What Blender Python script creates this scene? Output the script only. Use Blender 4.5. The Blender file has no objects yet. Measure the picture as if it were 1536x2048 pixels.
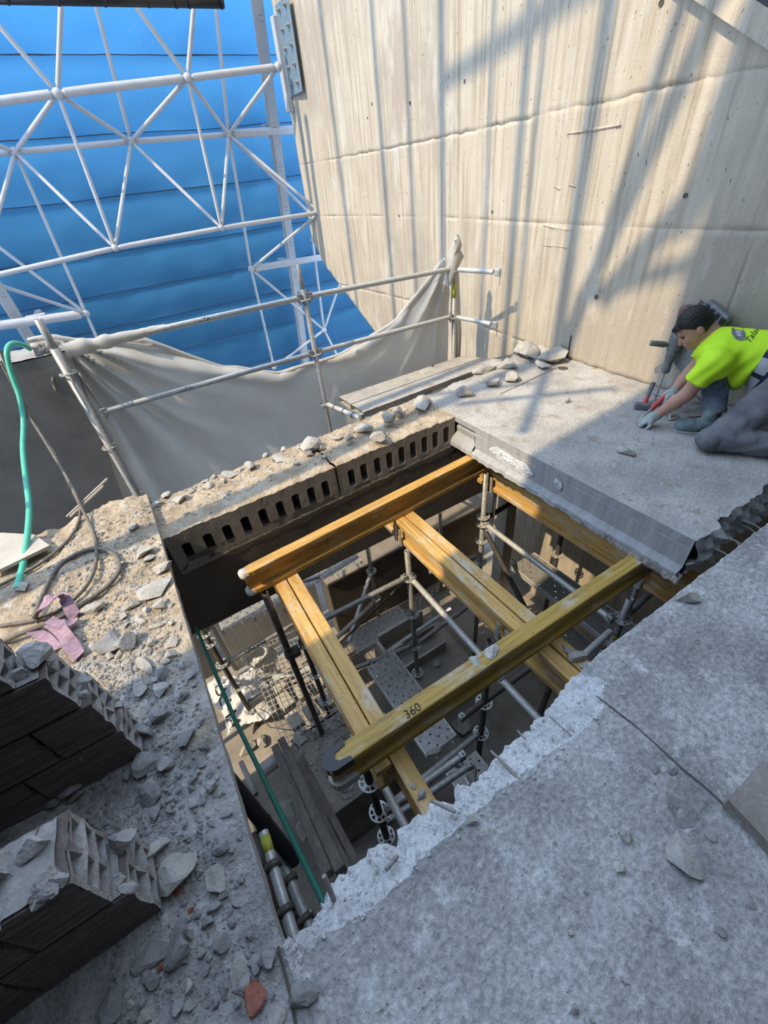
import bpy, bmesh, math, random
import numpy as np
from mathutils import Vector, Matrix, noise
from mathutils.bvhtree import BVHTree

# ------------------------------------------------------------------ camera
FPX = 849.26                                   # focal length in pixels of a 1536 x 2048 frame
RM = np.array([[0.8451880727722545, -0.5258647932886771, -0.09551618094846004],
               [-0.39271639235952593, -0.4898066461531163, -0.7783722018137306],
               [0.36253407676471044, 0.6953816711444822, -0.6204944597824111]])
CAM = np.array([-2.05915048, -2.49538572, 1.6])
scene = bpy.context.scene
col = scene.collection
cam_data = bpy.data.cameras.new('camera')
cam_data.sensor_fit = 'VERTICAL'
cam_data.sensor_height = 32.0
cam_data.lens = FPX / 2048 * 32.0
cam_data.clip_start = 0.05
cam_data.clip_end = 200
cam = bpy.data.objects.new('camera', cam_data)
col.objects.link(cam)
mw = Matrix.Identity(4)
for i in range(3):
    mw[i][0] = RM[0, i]
    mw[i][1] = -RM[1, i]
    mw[i][2] = -RM[2, i]
    mw[i][3] = CAM[i]
cam.matrix_world = mw
scene.camera = cam

# ------------------------------------------------------------------ sky, sun, exposure
world = bpy.data.worlds.new('world')
scene.world = world
world.use_nodes = True
bg = world.node_tree.nodes['Background']
bg.inputs['Color'].default_value = (0.60, 0.79, 1.08, 1)
bg.inputs['Strength'].default_value = 2.7
SUN_DIR = Vector((1.0, 0.08, -1.2)).normalized()
sun_data = bpy.data.lights.new('sun', 'SUN')
sun_data.energy = 5.2
sun_data.color = (1.0, 0.82, 0.55)
sun_data.angle = math.radians(0.6)
sun = bpy.data.objects.new('sun', sun_data)
sun.rotation_euler = SUN_DIR.to_track_quat('-Z', 'Y').to_euler()
sun.location = (-8, 0, 9)
col.objects.link(sun)
scene.view_settings.view_transform = 'Standard'
scene.view_settings.look = 'None'
scene.view_settings.gamma = 1
scene.view_settings.use_curve_mapping = False
scene.view_settings.exposure = 0.0

# ------------------------------------------------------------------ helpers
def ray(u, v):
    return RM.T @ np.array([(u - 768) / FPX, (v - 1024) / FPX, 1.0])
def az(u, v, z=0.0):                            # survey: sight line met with a level z
    d = ray(u, v); return Vector(CAM + d * ((z - CAM[2]) / d[2]))
def ay(u, v, y):
    d = ray(u, v); return Vector(CAM + d * ((y - CAM[1]) / d[1]))
def ax(u, v, x):
    d = ray(u, v); return Vector(CAM + d * ((x - CAM[0]) / d[0]))
def lerp(a, b, t):
    return a + (b - a) * t
def nz(x, y, z=0.0, s=1.0, o=4):
    return noise.fractal(Vector((x * s, y * s, z * s)), 1.0, 2.0, o)
rnd = random.Random(7)

class MB:
    def __init__(self):
        self.v = []; self.f = []; self.sm = []
    def add(self, vs, fs, smooth=False):
        n = len(self.v)
        self.v += [tuple(p) for p in vs]
        self.f += [tuple(i + n for i in q) for q in fs]
        self.sm += [smooth] * len(fs)
        return self
    def box(self, lo, hi, M=None):
        vs = [Vector((x, y, z)) for z in (lo[2], hi[2]) for y in (lo[1], hi[1]) for x in (lo[0], hi[0])]
        if M is not None: vs = [M @ p for p in vs]
        return self.add(vs, [(0, 2, 3, 1), (4, 5, 7, 6), (0, 1, 5, 4), (2, 6, 7, 3), (0, 4, 6, 2), (1, 3, 7, 5)])
    def bbox(self, lo, hi, b=0.004, M=None):   # box with chamfered edges
        bm = bmesh.new()
        bmesh.ops.create_cube(bm, size=1.0)
        for p in bm.verts:
            p.co = Vector([lerp(lo[i], hi[i], p.co[i] + 0.5) for i in range(3)])
        bmesh.ops.bevel(bm, geom=bm.edges[:], offset=b, segments=1, affect='EDGES')
        vs = [p.co.copy() for p in bm.verts]
        if M is not None: vs = [M @ p for p in vs]
        bm.verts.index_update()
        fs = [[p.index for p in f.verts] for f in bm.faces]
        bm.free()
        return self.add(vs, fs)
    def path(self, pts, r, n=10, cap=True):
        pts = [Vector(p) for p in pts]
        m = len(pts)
        rs = r if isinstance(r, (list, tuple)) else [r] * m
        vs = []; prev = None
        for i, p in enumerate(pts):
            t = (pts[min(i + 1, m - 1)] - pts[max(i - 1, 0)]).normalized()
            if prev is None:
                a = t.cross(Vector((0, 0, 1)))
                if a.length < 0.05: a = t.cross(Vector((0, 1, 0)))
                a.normalize()
            else:
                a = (prev - t * prev.dot(t)).normalized()
            prev = a
            b = t.cross(a)
            vs += [p + (a * math.cos(k * 2 * math.pi / n) + b * math.sin(k * 2 * math.pi / n)) * rs[i] for k in range(n)]
        fs = [(i * n + k, i * n + (k + 1) % n, (i + 1) * n + (k + 1) % n, (i + 1) * n + k) for i in range(m - 1) for k in range(n)]
        self.add(vs, fs, True)
        if cap:
            self.add(vs[:n], [tuple(reversed(range(n)))]); self.add(vs[-n:], [tuple(range(n))])
        return self
    def tube(self, a, b, r, n=12):
        return self.path([a, b], r, n)
    def hollow(self, a, b, r, ri, n=14):        # open-ended pipe
        a = Vector(a); b = Vector(b); t = (b - a).normalized()
        u = t.cross(Vector((0, 0, 1)))
        if u.length < 0.05: u = t.cross(Vector((0, 1, 0)))
        u.normalize(); w = t.cross(u)
        vs = []
        for p, q in ((a, r), (b, r), (b, ri), (a, ri)):
            vs += [p + (u * math.cos(k * 2 * math.pi / n) + w * math.sin(k * 2 * math.pi / n)) * q for k in range(n)]
        fs = [(i * n + k, i * n + (k + 1) % n, ((i + 1) % 4) * n + (k + 1) % n, ((i + 1) % 4) * n + k) for i in range(4) for k in range(n)]
        return self.add(vs, fs, True)
    def prism(self, poly, a, b, M):             # polygon (p,q) extruded from a to b; M maps (p,q,t)
        n = len(poly)
        vs = [M(p, q, a) for p, q in poly] + [M(p, q, b) for p, q in poly]
        fs = [(i, (i + 1) % n, n + (i + 1) % n, n + i) for i in range(n)] + [tuple(reversed(range(n))), tuple(range(n, 2 * n))]
        return self.add(vs, fs)
    def rows(self, rows, smooth=True, closed=False):
        n = len(rows[0]); vs = [p for r in rows for p in r]
        fs = [(i * n + k, i * n + (k + 1) % n, (i + 1) * n + (k + 1) % n, (i + 1) * n + k) for i in range(len(rows) - 1) for k in range(n if closed else n - 1)]
        return self.add(vs, fs, smooth)
    def ball(self, c, r, n=10, m=7, s=(1, 1, 1)):
        c = Vector(c)
        rows = []
        for i in range(m + 1):
            th = math.pi * i / m
            rows.append([c + Vector((r * s[0] * math.sin(th) * math.cos(k * 2 * math.pi / n), r * s[1] * math.sin(th) * math.sin(k * 2 * math.pi / n), r * s[2] * math.cos(th))) for k in range(n)])
        return self.rows(rows, True, True)
    def build(self, name, m, parent=None, label=None):
        vs = np.array(self.v, float)
        c = (vs.min(0) + vs.max(0)) / 2
        me = bpy.data.meshes.new(name)
        me.from_pydata((vs - c).tolist(), [], self.f)
        me.polygons.foreach_set('use_smooth', self.sm)
        me.materials.append(m)
        me.update()
        o = bpy.data.objects.new(name, me)
        col.objects.link(o)
        loc = Vector(c)
        if parent is not None:
            o.parent = parent
            loc = loc - origin(parent)
        o.location = loc
        if label: o['label'] = label
        return o
ORG = {}
def origin(o):
    p = Vector(o.location)
    while o.parent is not None:
        o = o.parent; p = p + Vector(o.location)
    return p
def tag(o, label, cat, group=None, kind=None):
    o['label'] = label
    if cat: o['category'] = cat
    if group: o['group'] = group
    if kind: o['kind'] = kind
    return o
def thing(name, label, cat, loc, group=None, kind=None):
    o = bpy.data.objects.new(name, None)
    o.empty_display_size = 0.1
    o.location = loc
    col.objects.link(o)
    return tag(o, label, cat, group, kind)
def struct(o, label=None):
    o['kind'] = 'structure'
    if label: o['label'] = label
    return o
def share(src, name, loc, parent=None, rot=None, scale=None):   # another object on the same mesh
    o = bpy.data.objects.new(name, src.data)
    col.objects.link(o)
    if parent is not None:
        o.parent = parent
        loc = Vector(loc) - origin(parent)
    o.location = loc
    if rot is not None: o.rotation_euler = rot
    if scale is not None: o.scale = scale
    return o

# ------------------------------------------------------------------ materials
def new_mat(name):
    m = bpy.data.materials.new(name)
    m.use_nodes = True
    nt = m.node_tree
    b = nt.nodes['Principled BSDF']
    return m, nt, b
def mapped(nt, scale=(1, 1, 1)):
    g = nt.nodes.new('ShaderNodeNewGeometry')
    mp = nt.nodes.new('ShaderNodeMapping')
    mp.inputs['Scale'].default_value = scale
    nt.links.new(g.outputs['Position'], mp.inputs['Vector'])
    return mp.outputs['Vector']
def noise_tex(nt, vec, scale, detail=6, rough=0.6):
    n = nt.nodes.new('ShaderNodeTexNoise')
    n.inputs['Scale'].default_value = scale
    n.inputs['Detail'].default_value = detail
    n.inputs['Roughness'].default_value = rough
    nt.links.new(vec, n.inputs['Vector'])
    return n.outputs['Fac']
def ramp(nt, fac, stops):
    r = nt.nodes.new('ShaderNodeValToRGB')
    while len(r.color_ramp.elements) < len(stops): r.color_ramp.elements.new(0.5)
    for e, (p, c) in zip(r.color_ramp.elements, stops):
        e.position = p; e.color = (*c, 1) if len(c) == 3 else c
    nt.links.new(fac, r.inputs['Fac'])
    return r.outputs['Color']
def mix(nt, fac, a, b, mode='MIX'):
    n = nt.nodes.new('ShaderNodeMix'); n.data_type = 'RGBA'; n.blend_type = mode
    for sock, val in ((0, fac), (6, a), (7, b)):
        if hasattr(val, 'is_linked') or isinstance(val, bpy.types.NodeSocket): nt.links.new(val, n.inputs[sock])
        elif sock == 0: n.inputs[0].default_value = val
        else: n.inputs[sock].default_value = (*val, 1)
    return n.outputs[2]
def bump(nt, b, heights, dist=0.01):            # heights: list of (socket, strength)
    prev = None
    for h, s in heights:
        n = nt.nodes.new('ShaderNodeBump')
        n.inputs['Strength'].default_value = s
        n.inputs['Distance'].default_value = dist
        nt.links.new(h, n.inputs['Height'])
        if prev is not None: nt.links.new(prev, n.inputs['Normal'])
        prev = n.outputs['Normal']
    nt.links.new(prev, b.inputs['Normal'])
def M_rough(name, c1, c2, scale=4.0, fine=90.0, bstr=0.4, rough=0.9, c3=None, dist=0.01, midb=18.0, stretch=(1, 1, 1), spec=0.2, fmix=0.35):
    m, nt, b = new_mat(name)
    v = mapped(nt, stretch); w = mapped(nt)
    c = ramp(nt, noise_tex(nt, v, scale, 8, 0.62), [(0.34, c1), (0.66, c2)])
    if c3: c = mix(nt, ramp(nt, noise_tex(nt, w, scale * 3.1, 5, 0.7), [(0.54, (0, 0, 0)), (0.66, (1, 1, 1))]), c, c3)
    f = noise_tex(nt, w, fine, 3, 0.6)
    c = mix(nt, fmix, c, ramp(nt, f, [(0.3, (0.35, 0.35, 0.35)), (0.7, (1, 1, 1))]), 'MULTIPLY')
    nt.links.new(c, b.inputs['Base Color'])
    b.inputs['Roughness'].default_value = rough
    b.inputs['Specular IOR Level'].default_value = spec
    bump(nt, b, [(noise_tex(nt, w, midb, 6, 0.65), bstr), (f, bstr * 0.6)], dist)
    return m
def M_plain(name, c, rough=0.6, metal=0.0, var=0.25, scale=25.0, bstr=0.1, spec=0.4):
    m, nt, b = new_mat(name)
    v = mapped(nt)
    n = noise_tex(nt, v, scale, 5, 0.6)
    k = 1 - var
    cc = ramp(nt, n, [(0.3, tuple(x * k for x in c)), (0.7, c)])
    nt.links.new(cc, b.inputs['Base Color'])
    b.inputs['Roughness'].default_value = rough
    b.inputs['Metallic'].default_value = metal
    b.inputs['Specular IOR Level'].default_value = spec
    if bstr: bump(nt, b, [(n, bstr)], 0.005)
    return m
def M_timber(name, axis, white=0.5, base=(0.50, 0.29, 0.075), dark=(0.30, 0.155, 0.04)):
    m, nt, b = new_mat(name)
    st = {'x': (1.2, 30, 30), 'y': (30, 1.2, 30)}[axis]
    st2 = {'x': (2.2, 7, 7), 'y': (7, 2.2, 7)}[axis]
    g = noise_tex(nt, mapped(nt, st), 2.2, 6, 0.6)
    c = ramp(nt, g, [(0.3, dark), (0.52, base), (0.75, tuple(min(1, x * 1.25) for x in base))])
    w = noise_tex(nt, mapped(nt, st2), 2.0, 8, 0.68)
    c = mix(nt, ramp(nt, w, [(1 - white, (0, 0, 0)), (1 - white + 0.12, (0.62, 0.62, 0.62))]), c, (0.52, 0.49, 0.43))
    s = noise_tex(nt, mapped(nt), 70, 2, 0.5)
    c = mix(nt, ramp(nt, s, [(0.66, (0, 0, 0)), (0.72, (0.8, 0.8, 0.8))]), c, (0.16, 0.10, 0.04))
    nt.links.new(c, b.inputs['Base Color'])
    b.inputs['Roughness'].default_value = 0.55
    b.inputs['Specular IOR Level'].default_value = 0.35
    bump(nt, b, [(g, 0.25), (w, 0.15)], 0.004)
    return m
def M_cloth(name, c1, c2, transl=0.4, scale=3.0, fine=200.0, tint=None, rough=0.85, light_specks=None, stretch=(1, 1, 1)):
    m, nt, b = new_mat(name)
    v = mapped(nt, stretch)
    c = ramp(nt, noise_tex(nt, v, scale, 6, 0.6), [(0.3, c1), (0.7, c2)])
    if light_specks:
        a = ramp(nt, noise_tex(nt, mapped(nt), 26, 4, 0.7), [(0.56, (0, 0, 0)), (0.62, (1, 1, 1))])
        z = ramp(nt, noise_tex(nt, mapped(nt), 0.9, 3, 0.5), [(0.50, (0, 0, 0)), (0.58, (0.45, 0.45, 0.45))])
        c = mix(nt, mix(nt, 1.0, a, z, 'MULTIPLY'), c, light_specks)
    nt.links.new(c, b.inputs['Base Color'])
    b.inputs['Roughness'].default_value = rough
    b.inputs['Specular IOR Level'].default_value = 0.25
    f = noise_tex(nt, mapped(nt), fine, 2, 0.5)
    g = noise_tex(nt, mapped(nt), 7, 4, 0.5)
    bump(nt, b, [(g, 0.2), (f, 0.08)], 0.01)
    if transl > 0:
        t = nt.nodes.new('ShaderNodeBsdfTranslucent')
        if tint: t.inputs['Color'].default_value = (*tint, 1)
        else: nt.links.new(c, t.inputs['Color'])
        ms = nt.nodes.new('ShaderNodeMixShader')
        ms.inputs['Fac'].default_value = transl
        nt.links.new(b.outputs['BSDF'], ms.inputs[1]); nt.links.new(t.outputs['BSDF'], ms.inputs[2])
        nt.links.new(ms.outputs['Shader'], nt.nodes['Material Output'].inputs['Surface'])
    return m
def M_wall(name):
    m, nt, b = new_mat(name)
    st = noise_tex(nt, mapped(nt, (1, 9, 0.35)), 2.4, 8, 0.62)
    c = ramp(nt, st, [(0.30, (0.33, 0.27, 0.20)), (0.50, (0.50, 0.435, 0.34)), (0.72, (0.58, 0.52, 0.42))])
    big = noise_tex(nt, mapped(nt, (1, 1, 0.8)), 0.9, 5, 0.6)
    c = mix(nt, ramp(nt, big, [(0.45, (0, 0, 0)), (0.62, (0.8, 0.8, 0.8))]), c, (0.37, 0.32, 0.26))
    ch = noise_tex(nt, mapped(nt, (1, 2.6, 0.8)), 1.3, 6, 0.7)
    c = mix(nt, ramp(nt, ch, [(0.55, (0, 0, 0)), (0.70, (0.7, 0.7, 0.7))]), c, (0.62, 0.58, 0.51))
    pit = noise_tex(nt, mapped(nt, (1, 1, 0.55)), 38, 2, 0.5)
    pm = ramp(nt, pit, [(0.70, (0, 0, 0)), (0.74, (0.85, 0.85, 0.85))])
    c = mix(nt, pm, c, (0.16, 0.14, 0.12))
    nt.links.new(c, b.inputs['Base Color'])
    b.inputs['Roughness'].default_value = 0.92
    b.inputs['Specular IOR Level'].default_value = 0.15
    f = noise_tex(nt, mapped(nt), 75, 4, 0.65)
    bump(nt, b, [(st, 0.35), (f, 0.35), (noise_tex(nt, mapped(nt), 22, 5, 0.6), 0.25)], 0.01)
    return m

m_wall = M_wall('cast concrete')
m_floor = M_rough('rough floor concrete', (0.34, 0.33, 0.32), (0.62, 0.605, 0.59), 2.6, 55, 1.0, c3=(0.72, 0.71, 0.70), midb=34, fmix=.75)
m_slabtop = M_rough('swept slab concrete', (0.36, 0.34, 0.315), (0.55, 0.525, 0.49), 2.2, 60, 0.7, c3=(0.36, 0.315, 0.265), midb=26, fmix=.55)
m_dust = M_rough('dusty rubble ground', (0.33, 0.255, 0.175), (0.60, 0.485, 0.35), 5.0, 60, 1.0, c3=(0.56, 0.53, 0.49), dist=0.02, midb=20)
def tan_to_grey(m):  # base colour turns from tan to grey with falling Y
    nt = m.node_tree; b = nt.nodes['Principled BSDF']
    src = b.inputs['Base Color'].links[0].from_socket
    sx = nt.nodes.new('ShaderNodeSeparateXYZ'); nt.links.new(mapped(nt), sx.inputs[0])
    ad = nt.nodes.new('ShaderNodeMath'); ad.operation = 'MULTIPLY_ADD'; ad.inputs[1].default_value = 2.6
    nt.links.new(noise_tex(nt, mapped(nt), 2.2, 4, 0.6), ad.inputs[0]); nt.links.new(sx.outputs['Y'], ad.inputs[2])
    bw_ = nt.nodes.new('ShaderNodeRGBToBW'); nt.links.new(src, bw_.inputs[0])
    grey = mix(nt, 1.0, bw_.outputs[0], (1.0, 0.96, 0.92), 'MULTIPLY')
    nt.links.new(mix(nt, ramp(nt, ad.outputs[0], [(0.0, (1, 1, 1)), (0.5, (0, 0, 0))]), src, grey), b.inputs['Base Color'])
tan_to_grey(m_dust)
m_cut = M_rough('sawn concrete', (0.33, 0.325, 0.32), (0.43, 0.425, 0.42), 3.0, 120, 0.15, stretch=(1, 6, 1))
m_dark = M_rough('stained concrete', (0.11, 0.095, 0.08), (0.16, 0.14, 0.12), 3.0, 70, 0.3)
m_core = M_rough('hollow core concrete', (0.24, 0.215, 0.19), (0.33, 0.30, 0.265), 4.0, 90, 0.3)
m_chip = M_rough('fresh broken concrete', (0.58, 0.585, 0.59), (0.80, 0.805, 0.81), 9.0, 70, 0.9, c3=(0.42, 0.43, 0.44), dist=0.015, midb=40)
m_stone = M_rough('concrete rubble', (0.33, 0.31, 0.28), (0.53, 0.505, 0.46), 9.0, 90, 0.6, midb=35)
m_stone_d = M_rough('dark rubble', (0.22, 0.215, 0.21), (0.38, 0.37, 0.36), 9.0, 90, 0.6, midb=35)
m_stone_r = M_rough('red brick fragment', (0.30, 0.09, 0.05), (0.42, 0.20, 0.15), 12.0, 90, 0.5)
m_brick = M_rough('dusty clay brick', (0.13, 0.10, 0.09), (0.22, 0.185, 0.17), 7.0, 90, 0.5, stretch=(1, 1, 9))
m_brick_broken = M_rough('broken brick edge', (0.33, 0.31, 0.30), (0.50, 0.48, 0.465), 9.0, 80, 0.9)
m_mortar = M_rough('mortar', (0.30, 0.285, 0.27), (0.42, 0.40, 0.38), 12.0, 90, 0.7)
m_pillar = M_rough('painted pier', (0.19, 0.18, 0.165), (0.28, 0.265, 0.245), 2.2, 120, 0.12)
m_tx = M_timber('yellow girder timber', 'x', 0.44)
m_ty = M_timber('yellow joist timber', 'y', 0.49, (0.52, 0.32, 0.10), (0.33, 0.18, 0.05))
m_tworn = M_timber('worn girder timber', 'x', 0.47, (0.42, 0.27, 0.06), (0.24, 0.15, 0.04))
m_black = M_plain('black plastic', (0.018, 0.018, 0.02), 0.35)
m_plaster = M_rough('plaster crust', (0.45, 0.42, 0.38), (0.66, 0.64, 0.60), 20, 90, 0.8)
m_galv = M_plain('galvanised steel', (0.40, 0.395, 0.38), 0.5, 0.35, 0.4, 30)
m_galv_l = M_plain('light galvanised steel', (0.60, 0.60, 0.58), 0.45, 0.3, 0.35, 40)
m_steel_d = M_plain('dark rusty steel', (0.13, 0.115, 0.10), 0.6, 0.3, 0.5, 25)
m_white = M_plain('white painted steel', (0.50, 0.50, 0.515), 0.5, 0.0, 0.14, 14)
m_stud = M_plain('zinc stud steel', (0.42, 0.43, 0.44), 0.5, 0.2, 0.15, 8)
m_blueplate = M_plain('blue grey anchor plate', (0.25, 0.33, 0.37), 0.5, 0.3, 0.3, 20)
m_wire = M_plain('rebar steel', (0.34, 0.31, 0.28), 0.7, 0.2, 0.4, 60)
m_yellow = M_plain('yellow band paint', (0.45, 0.46, 0.06), 0.6)
m_bluetarp = M_cloth('blue tarpaulin', (0.065, 0.22, 0.44), (0.08, 0.26, 0.50), 0.6, 1.4, 160, (0.11, 0.42, 0.82), 0.6, (0.28, 0.42, 0.60))  # pale specks paint dappled leaf light into the blue
m_cord = M_plain('dark cord', (0.04, 0.05, 0.08), 0.7)
m_sheet = M_cloth('dusty dust sheet', (0.56, 0.54, 0.51), (0.72, 0.70, 0.67), 0.35, 2.5, 240, (0.62, 0.56, 0.46))
m_sack = M_cloth('white woven sack', (0.70, 0.70, 0.70), (0.82, 0.82, 0.82), 0.15, 4, 260)
m_hose = M_plain('green hose rubber', (0.10, 0.50, 0.36), 0.4, 0.0, 0.2, 30)
m_rope = M_plain('green rope', (0.012, 0.13, 0.09), 0.6, 0.0, 0.3, 80)
m_cable = M_plain('dusty cable rubber', (0.20, 0.175, 0.145), 0.7, 0.0, 0.5, 40)
m_strap = M_cloth('purple lifting strap', (0.26, 0.16, 0.22), (0.40, 0.28, 0.335), 0.0, 30, 300)
m_ply = M_rough('pale board', (0.44, 0.40, 0.34), (0.56, 0.52, 0.46), 3, 90, 0.15)
m_tile = M_rough('worn stone', (0.25, 0.215, 0.185), (0.38, 0.34, 0.305), 5, 90, 0.3, c3=(0.46, 0.46, 0.47))
m_board = M_rough('old grey timber', (0.15, 0.135, 0.12), (0.26, 0.235, 0.21), 3, 90, 0.4, stretch=(8, 1, 4))
m_ink = M_plain('black ink', (0.02, 0.02, 0.02), 0.8, bstr=0)
m_pvc = M_plain('grey plastic pipe', (0.42, 0.41, 0.40), 0.5)
m_skin = M_plain('skin', (0.50, 0.27, 0.19), 0.55, 0, 0.22, 60, 0.1)
m_hair = M_plain('dark hair', (0.018, 0.014, 0.012), 0.55, 0, 0.5, 120, 0.5)
m_hivis = M_plain('hi-vis yellow fabric', (0.56, 0.86, 0.02), 0.75, 0, 0.12, 60, 0.15)
m_navy = M_plain('navy fabric', (0.02, 0.03, 0.055), 0.8, 0, 0.3, 60)
m_reflect = M_plain('grey reflective tape', (0.42, 0.44, 0.47), 0.45, 0, 0.15, 60)
m_trouser = M_rough('dusty work trousers', (0.115, 0.115, 0.13), (0.24, 0.235, 0.245), 5, 220, 0.3)
m_denim = M_rough('dusty blue denim', (0.09, 0.12, 0.16), (0.20, 0.235, 0.28), 9, 240, 0.3)
m_shoe = M_rough('dusty shoe', (0.12, 0.17, 0.18), (0.28, 0.33, 0.33), 14, 160, 0.4)
m_sole = M_plain('pale sole', (0.36, 0.37, 0.34), 0.8)
m_glove = M_rough('dusty glove', (0.28, 0.31, 0.29), (0.46, 0.49, 0.46), 18, 200, 0.4)
m_red = M_plain('red grip', (0.55, 0.07, 0.07), 0.5)
m_tool = M_plain('dusty grey tool', (0.20, 0.21, 0.21), 0.6, 0.1, 0.5, 50)
m_toolred = M_plain('dusty red casing', (0.20, 0.10, 0.11), 0.7, 0, 0.5, 50)
m_eye = M_plain('eye', (0.05, 0.04, 0.035), 0.3, bstr=0)
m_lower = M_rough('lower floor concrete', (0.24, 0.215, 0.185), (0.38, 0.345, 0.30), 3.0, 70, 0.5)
m_block = M_rough('rough back building', (0.13, 0.12, 0.11), (0.20, 0.18, 0.165), 1.2, 30, 0.4)
m_lime = M_plain('lime lace', (0.35, 0.55, 0.03), 0.7)

# ------------------------------------------------------------------ setting: big wall
_wy = np.array([-4.5, -2.0, -.68, .28, 1.29, 2.05, 3.56, 4.61, 5.87, 6.7])
_wx = np.array([2.35, 1.72, 1.53, 1.63, 1.75, 1.86, 2.02, 2.02, 1.94, 1.87])
_wp = np.polyfit(_wy, _wx, 6)
def wall_x(y): return float(np.polyval(_wp, y))
_by = [-5, .4, 4.7, 5.4, 6.3, 6.66]; _bz = [-3.45, -3.45, -.75, -.30, .28, .72]
W_END = 6.66
grooves = sorted([ax(u, v, x).y for u, v, x in ((672, 250, 1.93), (727, 250, 1.97), (817, 150, 2.0), (927, 130, 1.95), (1060, 330, 1.78),
                                                   (1262, 330, 1.63), (1500, 480, 1.5), (1150, 420, 1.68))] + [-1.9, -2.6, -3.3, 6.1])
def build_wall():
    ys = set(np.arange(-4.5, W_END, 0.05).round(4).tolist()) | {W_END}
    gset = {}
    for g in grooves:
        ys = {y for y in ys if abs(y - g) > 0.02}
        for d, h in ((-0.012, 0), (-0.004, 1), (0.004, 1), (0.012, 0)):
            ys.add(round(g + d, 5)); gset[round(g + d, 5)] = h
    ys = sorted(ys)
    joints = ((1.86, 0.018, 0.014), (1.1, 0.004, 0.006), (0.0, 0.018, 0.014))
    zs = set(np.arange(-3.45, 5.6, 0.09).round(4).tolist())
    jz = {}
    for j, a, h in joints:
        zs = {z for z in zs if abs(z - j) > 0.05}
        for d, k in ((-0.04, 0), (-0.010, 0), (-0.003, 1), (0.003, 1), (0.010, 0), (0.04, 0)):
            zs.add(round(j + d, 5)); jz[round(j + d, 5)] = (j, a, h * k)
    zs = sorted(zs)
    rows = []
    for z in zs:
        r = []
        for y in ys:
            zz = max(z, float(np.interp(y, _by, _bz)))
            x = wall_x(y)
            if gset.get(y): x += 0.010 * (0.6 + 0.8 * nz(y, z, 1.3, 2.0))
            if z in jz:
                j, a, h = jz[z]
                zz = zz + a * nz(y, j, 5.0, 9.0) if zz == z else zz
                x += h * max(0.0, 0.7 + 1.2 * nz(y, j, 2.0, 3.0))
            x += 0.004 * nz(y, zz, 0, 1.7)
            if 0.0 < zz < 1.86 and y < 1.6: x += 0.004 * nz(y, zz, 7, 24, 2)
            r.append((x, y, zz))
        rows.append(r)
    mb = MB().rows(rows, True)
    # end face, bottom face and back
    th = 0.32
    low = [(wall_x(y), y, float(np.interp(y, _by, _bz))) for y in ys]
    mb.rows([low, [(x + th, y, z) for x, y, z in low]], False)
    end = [(wall_x(W_END), W_END, z) for z in (0.72, 5.6)]
    mb.rows([[(x + th, y, z) for x, y, z in end], end], False)
    mb.rows([[(x + th, y, z) for x, y, z in low], [(x + th, y, 5.6) for x, y, z in low]], True)
    o = struct(mb.build('wall_right', m_wall), 'tall cast concrete wall with formwork lines and shuttering holes')
    for u, v, r in ((930, 163, .014), (820, 206, .014), (1323, 6, .014), (798, 432, .012), (985, 424, .013), (1193, 594, .016), (744, 208, .012), (1371, 391, .012), (735, 236, .010)):
        p = ax(u, v, 1.6)
        for _ in range(12): p = ax(u, v, wall_x(p.y))
        c = MB().hollow((p.x + .006, p.y, p.z), (p.x - .0035, p.y, p.z), r * 1.25, r, 12)
        c.tube((p.x + .004, p.y, p.z), (p.x - .001, p.y, p.z), r, 12)
        c.build('tie_hole', m_steel_d, o, 'dark round shuttering tie hole')
    # plaster scabs on the wall face
    for (u0, v0, u1, v1, w) in ((1130, 268, 1245, 250, .035), (1078, 452, 1140, 462, .05), (1080, 492, 1131, 496, .010), (1100, 372, 1112, 380, .02), (1136, 370, 1148, 374, .02)):
        a = ax(u0, v0, wall_x(.4)); b = ax(u1, v1, wall_x(.2))
        rows = []
        N = 14
        for i in range(N + 1):
            t = i / N; p = a.lerp(b, t); x = wall_x(p.y)
            ww = w * (0.5 + 0.6 * abs(nz(p.y, p.z, 3, 30))) * math.sin(math.pi * (0.06 + 0.88 * t))
            rows.append([(x - 0.001 - (0.010 * math.sin(math.pi * k / 5)) * (0.6 + nz(p.y * 3, k, 1, 9)), p.y, p.z + ww * (k / 5 - .5)) for k in range(6)])
        MB().rows(rows, True).build('plaster_scab', m_wall, o)
    return o
wall_right = build_wall()

# sloping ramp edge that meets the wall overhead
def build_ramp():
    a = ax(1392, 3, wall_x(-.3) - .05); b = ax(1536, 100, wall_x(-.75) - .05)
    sl = (a.z - b.z) / (a.y - b.y)
    a, b = Vector((0, 1.35, a.z + sl * (1.35 - a.y))), Vector((0, -3.9, a.z + sl * (-3.9 - a.y)))
    rows = []; top = []
    for i in range(24):
        p = a.lerp(b, i / 23)
        x = wall_x(p.y)
        rows.append([(x + .02, p.y, p.z + .004), (x - .05, p.y, p.z), (x - .02, p.y, p.z + .12), (x + .1, p.y, p.z + .15)])
        top.append([(x - .018, p.y, p.z + .115), (x - .018, p.y, p.z + 1.8), (x + .1, p.y, p.z + 1.8)])
    o = struct(MB().rows(rows, False).build('wall_ramp', m_wall), 'sloping concrete ramp edge above the kneeling worker')
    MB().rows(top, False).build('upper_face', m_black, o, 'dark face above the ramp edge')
    return o

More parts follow.
